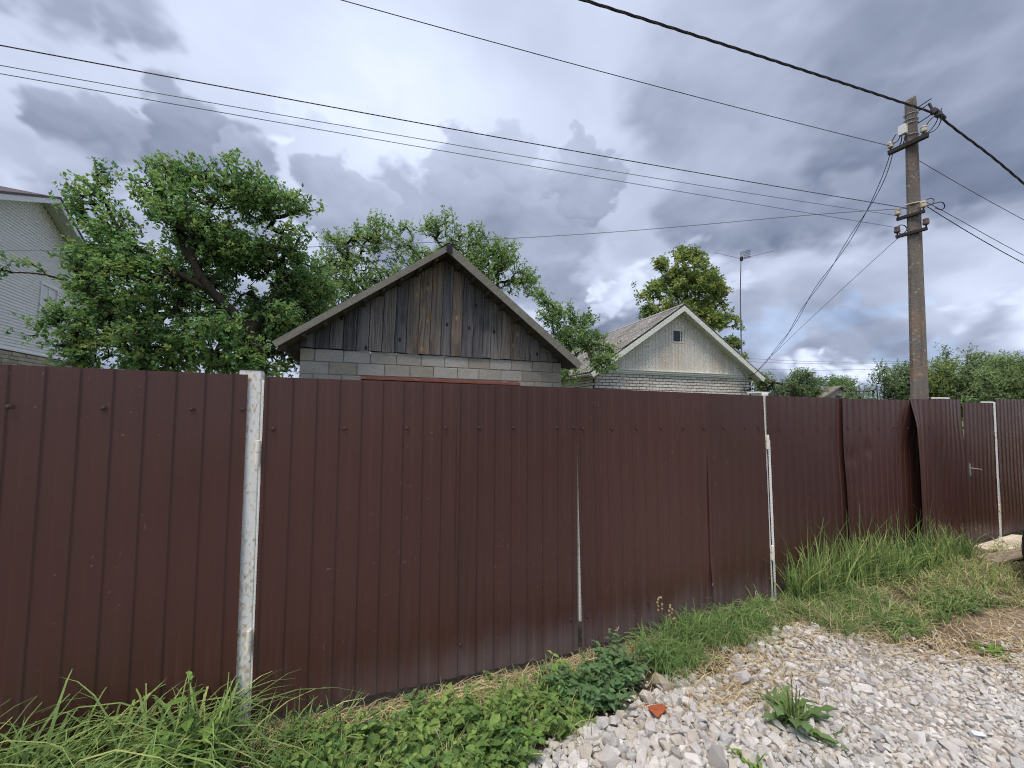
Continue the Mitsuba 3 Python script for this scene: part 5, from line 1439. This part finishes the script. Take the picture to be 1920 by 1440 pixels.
# patch of nettles
spots = [(1.30, 1.90), (1.40, 1.86), (1.36, 1.99), (1.50, 1.93), (1.55, 2.03), (1.45, 2.08), (1.63, 2.0), (1.62, 2.12), (1.52, 2.16), (1.74, 2.08), (1.25, 2.03), (1.22, 1.94)]
for k, (x, y) in enumerate(spots):
    t = thing('nettle', 'one of the dark green nettles packed together at the gravel edge before the gate gap', 'plant', 'nettles at the gravel edge')
    ps, st = herb(hr, x, y, hr.uniform(0.13, 0.20), 5, 0.062, (.17, .29, .14), 0.55, 5, narrow=0.62)
    a_ = merge(ps)
    add('leaves', (a_[0], a_[1]), 'm_leaf', t, color=a_[2])
    add('stem', cat(st), 'm_stem', t, smooth=60)
t = thing('nettle', 'single small dark green nettle on the right, below the grass clump', 'plant')
ps, st = herb(hr, 2.02, 2.0, 0.13, 6, 0.05, (.17, .29, .14), 0.6, 4, narrow=0.6)
a_ = merge(ps)
add('leaves', (a_[0], a_[1]), 'm_leaf', t, color=a_[2])
add('stem', cat(st), 'm_stem', t, smooth=60)
# ground cover below the left leaf
parts = []
st_all = []
for k in range(310):
    x = hr.uniform(-0.30, 1.28)
    y = hr.uniform(1.62, 2.29)
    if y < edge_y(np.array([x]))[0] + 0.02 or (y > 2.15 and hr.random() < 0.35) or (x > 0.85 and y < 2.0 and hr.random() < 0.55):
        continue
    col = [(.22, .35, .11), (.18, .30, .10), (.30, .44, .14), (.14, .26, .10)][hr.integers(0, 4)]
    ps, st = herb(hr, x, y, hr.uniform(0.04, 0.16) * (0.5 if y > 2.12 else 1), 3, hr.uniform(0.036, 0.082), col, 0.7, 3, narrow=hr.uniform(0.5, 0.75), shape=8)
    parts += ps
    st_all += st
a_ = merge(parts)
k = add('ground_cover', (a_[0], a_[1]), 'm_leaf', color=a_[2], kind='stuff', label='bright green leafy ground cover between the left gate leaf and the gravel')
scene['ground_cover__stems'] = mikit.ply(cat(st_all), 'm_stem', smooth=60)
labels['ground_cover__stems'] = {'kind': 'stuff'}


def weed(name, label, x, y, h, stems, leaf, col, spread, pairs, narrow, up=0.3):
    t_ = thing(name, label, 'plant')
    ps_, st_ = herb(hr, x, y, h, stems, leaf, col, spread, pairs, narrow=narrow, up=up)
    q_ = merge(ps_)
    add('leaves', (q_[0], q_[1]), 'm_leaf', t_, color=q_[2])
    add('stem', cat(st_), 'm_stem', t_, smooth=60)
    return t_


weed('weed', 'young light green broad-leaved weed in the tall grass left of the rusty post', -0.56, 2.02, 0.40, 3, 0.10, (.24, .40, .11), 0.25, 5, 0.5)
weed('weed', 'bright green lobed weed between the dark nettles and the ground cover', 1.10, 1.84, 0.07, 5, 0.085, (.22, .40, .09), 0.8, 2, 0.55)
weed('weed', 'small pale green weed at the bottom edge in the gravel', 1.76, 1.33, 0.07, 7, 0.04, (.25, .40, .10), 0.7, 3, 0.5)
weed('weed', 'bright green leafy weed at the left end of the pile of stones', 0.86, 1.86, 0.10, 5, 0.085, (.18, .34, .08), 0.7, 2, 0.6)
# rosettes of long leaves


def rosette(label, x, y, n, length, col, narrow, up):
    t_ = thing('weed', label, 'plant')
    az_ = np.arange(n) * 2.4 + hr.normal(0, .2, n)
    parts_ = []
    z = float(height(x, y)) + 0.01
    L_ = length * hr.uniform(0.6, 1.2, n)
    up_ = hr.uniform(*up, n)
    for a_, l_, u_ in zip(az_, L_, up_):
        # a long lobed leaf: a curved strip
        m_ = 9
        uu = np.linspace(0, 1, m_) * 1.0
        twist = hr.normal(0, 0.5)
        ab = a_ + twist * uu ** 1.5
        cpt = np.stack([x + np.cos(ab) * l_ * uu * (1 - 0.3 * u_), y + np.sin(ab) * l_ * uu * (1 - 0.3 * u_), z + l_ * u_ * (uu - 0.55 * uu ** 2.2)], 1)
        wd = l_ * narrow * np.array([.10, .16, .40, .18, .52, .22, .50, .20, 0])
        sd_ = np.array([-math.sin(a_), math.cos(a_), 0])
        lf, rt = cpt - sd_ * wd[:, None] + (0, 0, 0.006), cpt + sd_ * wd[:, None] + (0, 0, 0.006)
        V_ = np.stack([lf, cpt, rt], 1).reshape(-1, 3)
        F_ = []
        for i_ in range(m_ - 1):
            b_ = 3 * i_
            F_ += [[b_, b_ + 1, b_ + 4], [b_, b_ + 4, b_ + 3], [b_ + 1, b_ + 2, b_ + 5], [b_ + 1, b_ + 5, b_ + 4]]
        parts_.append((V_, np.array(F_), np.repeat(np.array([col]) * hr.uniform(.8, 1.25), len(V_), 0)))
    q_ = merge(parts_)
    add('leaves', (q_[0], q_[1]), 'm_leaf', t_, color=q_[2])
    return t_


t = rosette('dark green thistle-like weed with long leaves growing alone in the gravel', 2.26, 1.42, 34, 0.23, (.20, .31, .13), 0.24, (0.1, 1.0))
nb = 26
sh = blades(hr, 2.26 + hr.normal(0, .03, nb), 1.42 + hr.normal(0, .03, nb), hr.uniform(.12, .26, nb), hr.uniform(.003, .006, nb), np.abs(hr.normal(.35, .2, nb)), palette(hr, nb, [G_MID, G_YEL], [.6, .4]))
add('shoots', (sh[0], sh[1]), 'm_grass', t, color=sh[2])
add('stem', cat([tube([(2.27 + o, 1.43, 0.03), (2.28 + 2 * o, 1.44, 0.22 - abs(o) * 2)], [.004, .002], 5) for o in (-.02, 0, .02, .035)]), 'm_stem', t)
rosette('small bright green rosette weed at the dry right edge of the gravel', 4.2, 1.31, 30, 0.13, (.20, .36, .09), 0.2, (0.2, 0.9))
rosette('low green dock-like weed in front of the verge grass on the right', 3.95, 1.72, 12, 0.17, (.13, .25, .09), 0.36, (0.15, 0.6))
rosette('small green dock-like weed at the edge of the bare soil on the far right', 5.0, 1.66, 9, 0.14, (.13, .25, .10), 0.36, (0.15, 0.6))
# seed stalks in front of the right leaf
for (x, y, h, lb) in ((2.02, 2.13, 0.40, 'thin green grass stalk with a seed head, taller of two before the right gate leaf'), (2.13, 2.15, 0.30, 'thin green grass stalk with a seed head, shorter of two before the right gate leaf')):
    t = thing('seed_stalk', lb, 'plant')
    z = float(height(x, y))
    c_ = spline([(x, y, z), (x + 0.015, y, z + h * 0.5), (x - 0.01, y, z + h)], 10)
    add('stem', tube(c_, np.linspace(.003, .0015, 10), 5), 'm_stem', t)
    heads = []
    for k in range(9):
        o = c_[-1] + np.array([hr.normal(0, .012), hr.normal(0, .01), -0.012 * k + 0.02])
        b_ = trimesh.creation.icosphere(1, 0.008)
        b_.apply_translation(o)
        heads.append(b_)
    add('seed_head', cat(heads), 'm_dry_stem', t, smooth=True)
t = thing('dry_stalk', 'short brown dry stalk standing in the straw right of the gate gap', 'plant')
add('stem', tube(spline([(1.72, 2.22, 0), (1.725, 2.22, 0.10), (1.71, 2.21, 0.19)], 8), np.linspace(.006, .003, 8), 6), 'm_dry_stem', t)
add('tip', cat([tube([(1.71, 2.21, 0.185), (1.71 + o, 2.2, 0.225 - abs(o))], [.003, .002], 4) for o in (-.025, -.01, .008)]), 'm_straw2', t)
scene['m_straw2'] = pr((.55, .46, .32), 0.7, 0.3)

# slabs in front of the wicket
t = thing('concrete_slab', 'pale broken concrete slab on the ground before the wicket door', 'slab')
m = trimesh.creation.extrude_polygon(shapely.Polygon([(7.15, 2.30), (8.35, 2.33), (8.7, 2.05), (8.2, 1.92), (7.5, 2.02), (7.1, 2.18)]), 0.07, engine='earcut')
m.apply_translation((0, 0, float(height(7.6, 2.2)) - 0.045))
scene[t] = mikit.ply(m, 'm_slab')
t = thing('wooden_board', 'weathered brown board lying on the grass before the pale slab', 'board')
m = bx(-0.62, 0.62, -0.085, 0.085, 0, 0.03, 0.005)
m.apply_transform(trimesh.transformations.euler_matrix(0.03, -0.03, -0.10))
m.apply_translation((7.25, 1.98, float(height(7.2, 2.0)) + 0.012))
scene[t] = mikit.ply(m, 'm_grey_board')

# ------------------------------------------------------------------ parked car at the right edge
t = thing('parked_car', 'dark blue parked car of which only the front bumper corner shows at the right edge', 'car')
CX0, CY = 6.02, 0.86


def loft(st, sides=28, p=3.2):
    V_, F_ = [], []
    a_ = np.linspace(0, 2 * np.pi, sides, endpoint=False)
    ca, sa = np.cos(a_), np.sin(a_)
    e1, e2 = np.sign(ca) * np.abs(ca) ** (2 / p), np.sign(sa) * np.abs(sa) ** (2 / p)
    for (x, zb_, zt_, hw) in st:
        for k in range(sides):
            V_.append((CX0 + x, CY + hw * e1[k], (zb_ + zt_) / 2 + (zt_ - zb_) / 2 * e2[k]))
    for i_ in range(len(st) - 1):
        for k in range(sides):
            a, b = i_ * sides + k, i_ * sides + (k + 1) % sides
            F_ += [[a, b, b + sides], [a, b + sides, a + sides]]
    for (o, rev) in ((0, True), ((len(st) - 1) * sides, False)):
        V_.append(tuple(np.mean(V_[o:o + sides], axis=0)))
        c = len(V_) - 1
        for k in range(sides):
            f = [o + k, o + (k + 1) % sides, c]
            F_.append(f[::-1] if rev else f)
    return tm(V_, F_)


add('body', loft([(0.16, .30, .62, .60), (0.22, .26, .66, .70), (0.34, .22, .72, .79), (0.6, .20, .80, .84), (1.1, .19, .88, .86), (1.6, .19, .94, .87), (3.2, .19, .96, .87), (3.8, .22, .94, .84), (4.0, .28, .86, .76), (4.08, .34, .8, .6)]), 'm_car', t, smooth=40)
add('bumper', loft([(0.0, .26, .42, .40), (0.03, .20, .47, .58), (0.09, .17, .50, .72), (0.18, .16, .52, .81), (0.32, .16, .53, .85), (0.48, .16, .53, .868)], p=4), 'm_car', t, smooth=40)
cb = add('cabin', loft([(1.25, .88, .95, .70), (1.7, .9, 1.30, .68), (2.0, .9, 1.43, .64), (2.8, .9, 1.45, .64), (3.4, .9, 1.34, .66), (3.85, .88, .98, .70)], p=5), 'm_pane', t, smooth=40)
add('roof_panel', loft([(1.95, 1.40, 1.45, .60), (2.3, 1.41, 1.475, .61), (2.8, 1.41, 1.47, .61), (3.3, 1.35, 1.39, .60)], p=5), 'm_car', cb, smooth=40)
for x in (0.75, 3.3):
    for s in (-1, 1):
        ty = lathe([(0.19, -0.09), (0.27, -0.095), (0.30, -0.07), (0.305, 0), (0.30, 0.07), (0.27, 0.095), (0.19, 0.09)], 32)
        ty.apply_transform(trimesh.transformations.rotation_matrix(math.pi / 2, [1, 0, 0]))
        ty.apply_translation((CX0 + x, CY + s * 0.80, 0.30 + float(height(7, .5))))
        k = add('wheel', ty, 'm_tyre', t, smooth=40)
        ri = lathe([(0, -0.05), (0.18, -0.06), (0.195, -0.085), (0.195, 0.085), (0.18, 0.06), (0, 0.05)], 24)
        ri.apply_transform(trimesh.transformations.rotation_matrix(math.pi / 2, [1, 0, 0]))
        ri.apply_translation((CX0 + x, CY + s * 0.80, 0.30 + float(height(7, .5))))
        add('rim', ri, 'm_rim', k, smooth=40)
for s in (-1, 1):
    m = trimesh.creation.icosphere(2, 1)
    m.vertices *= (0.12, 0.17, 0.07)
    m.apply_translation((CX0 + 0.27, CY + s * 0.60, 0.62))
    add('headlight', m, 'm_lamp', t, smooth=True)
    add('mirror', bx(CX0 + 1.35, CX0 + 1.45, CY + s * 0.98 - 0.09, CY + s * 0.98 + 0.09, 0.93, 1.06, 0.02), 'm_car', t)
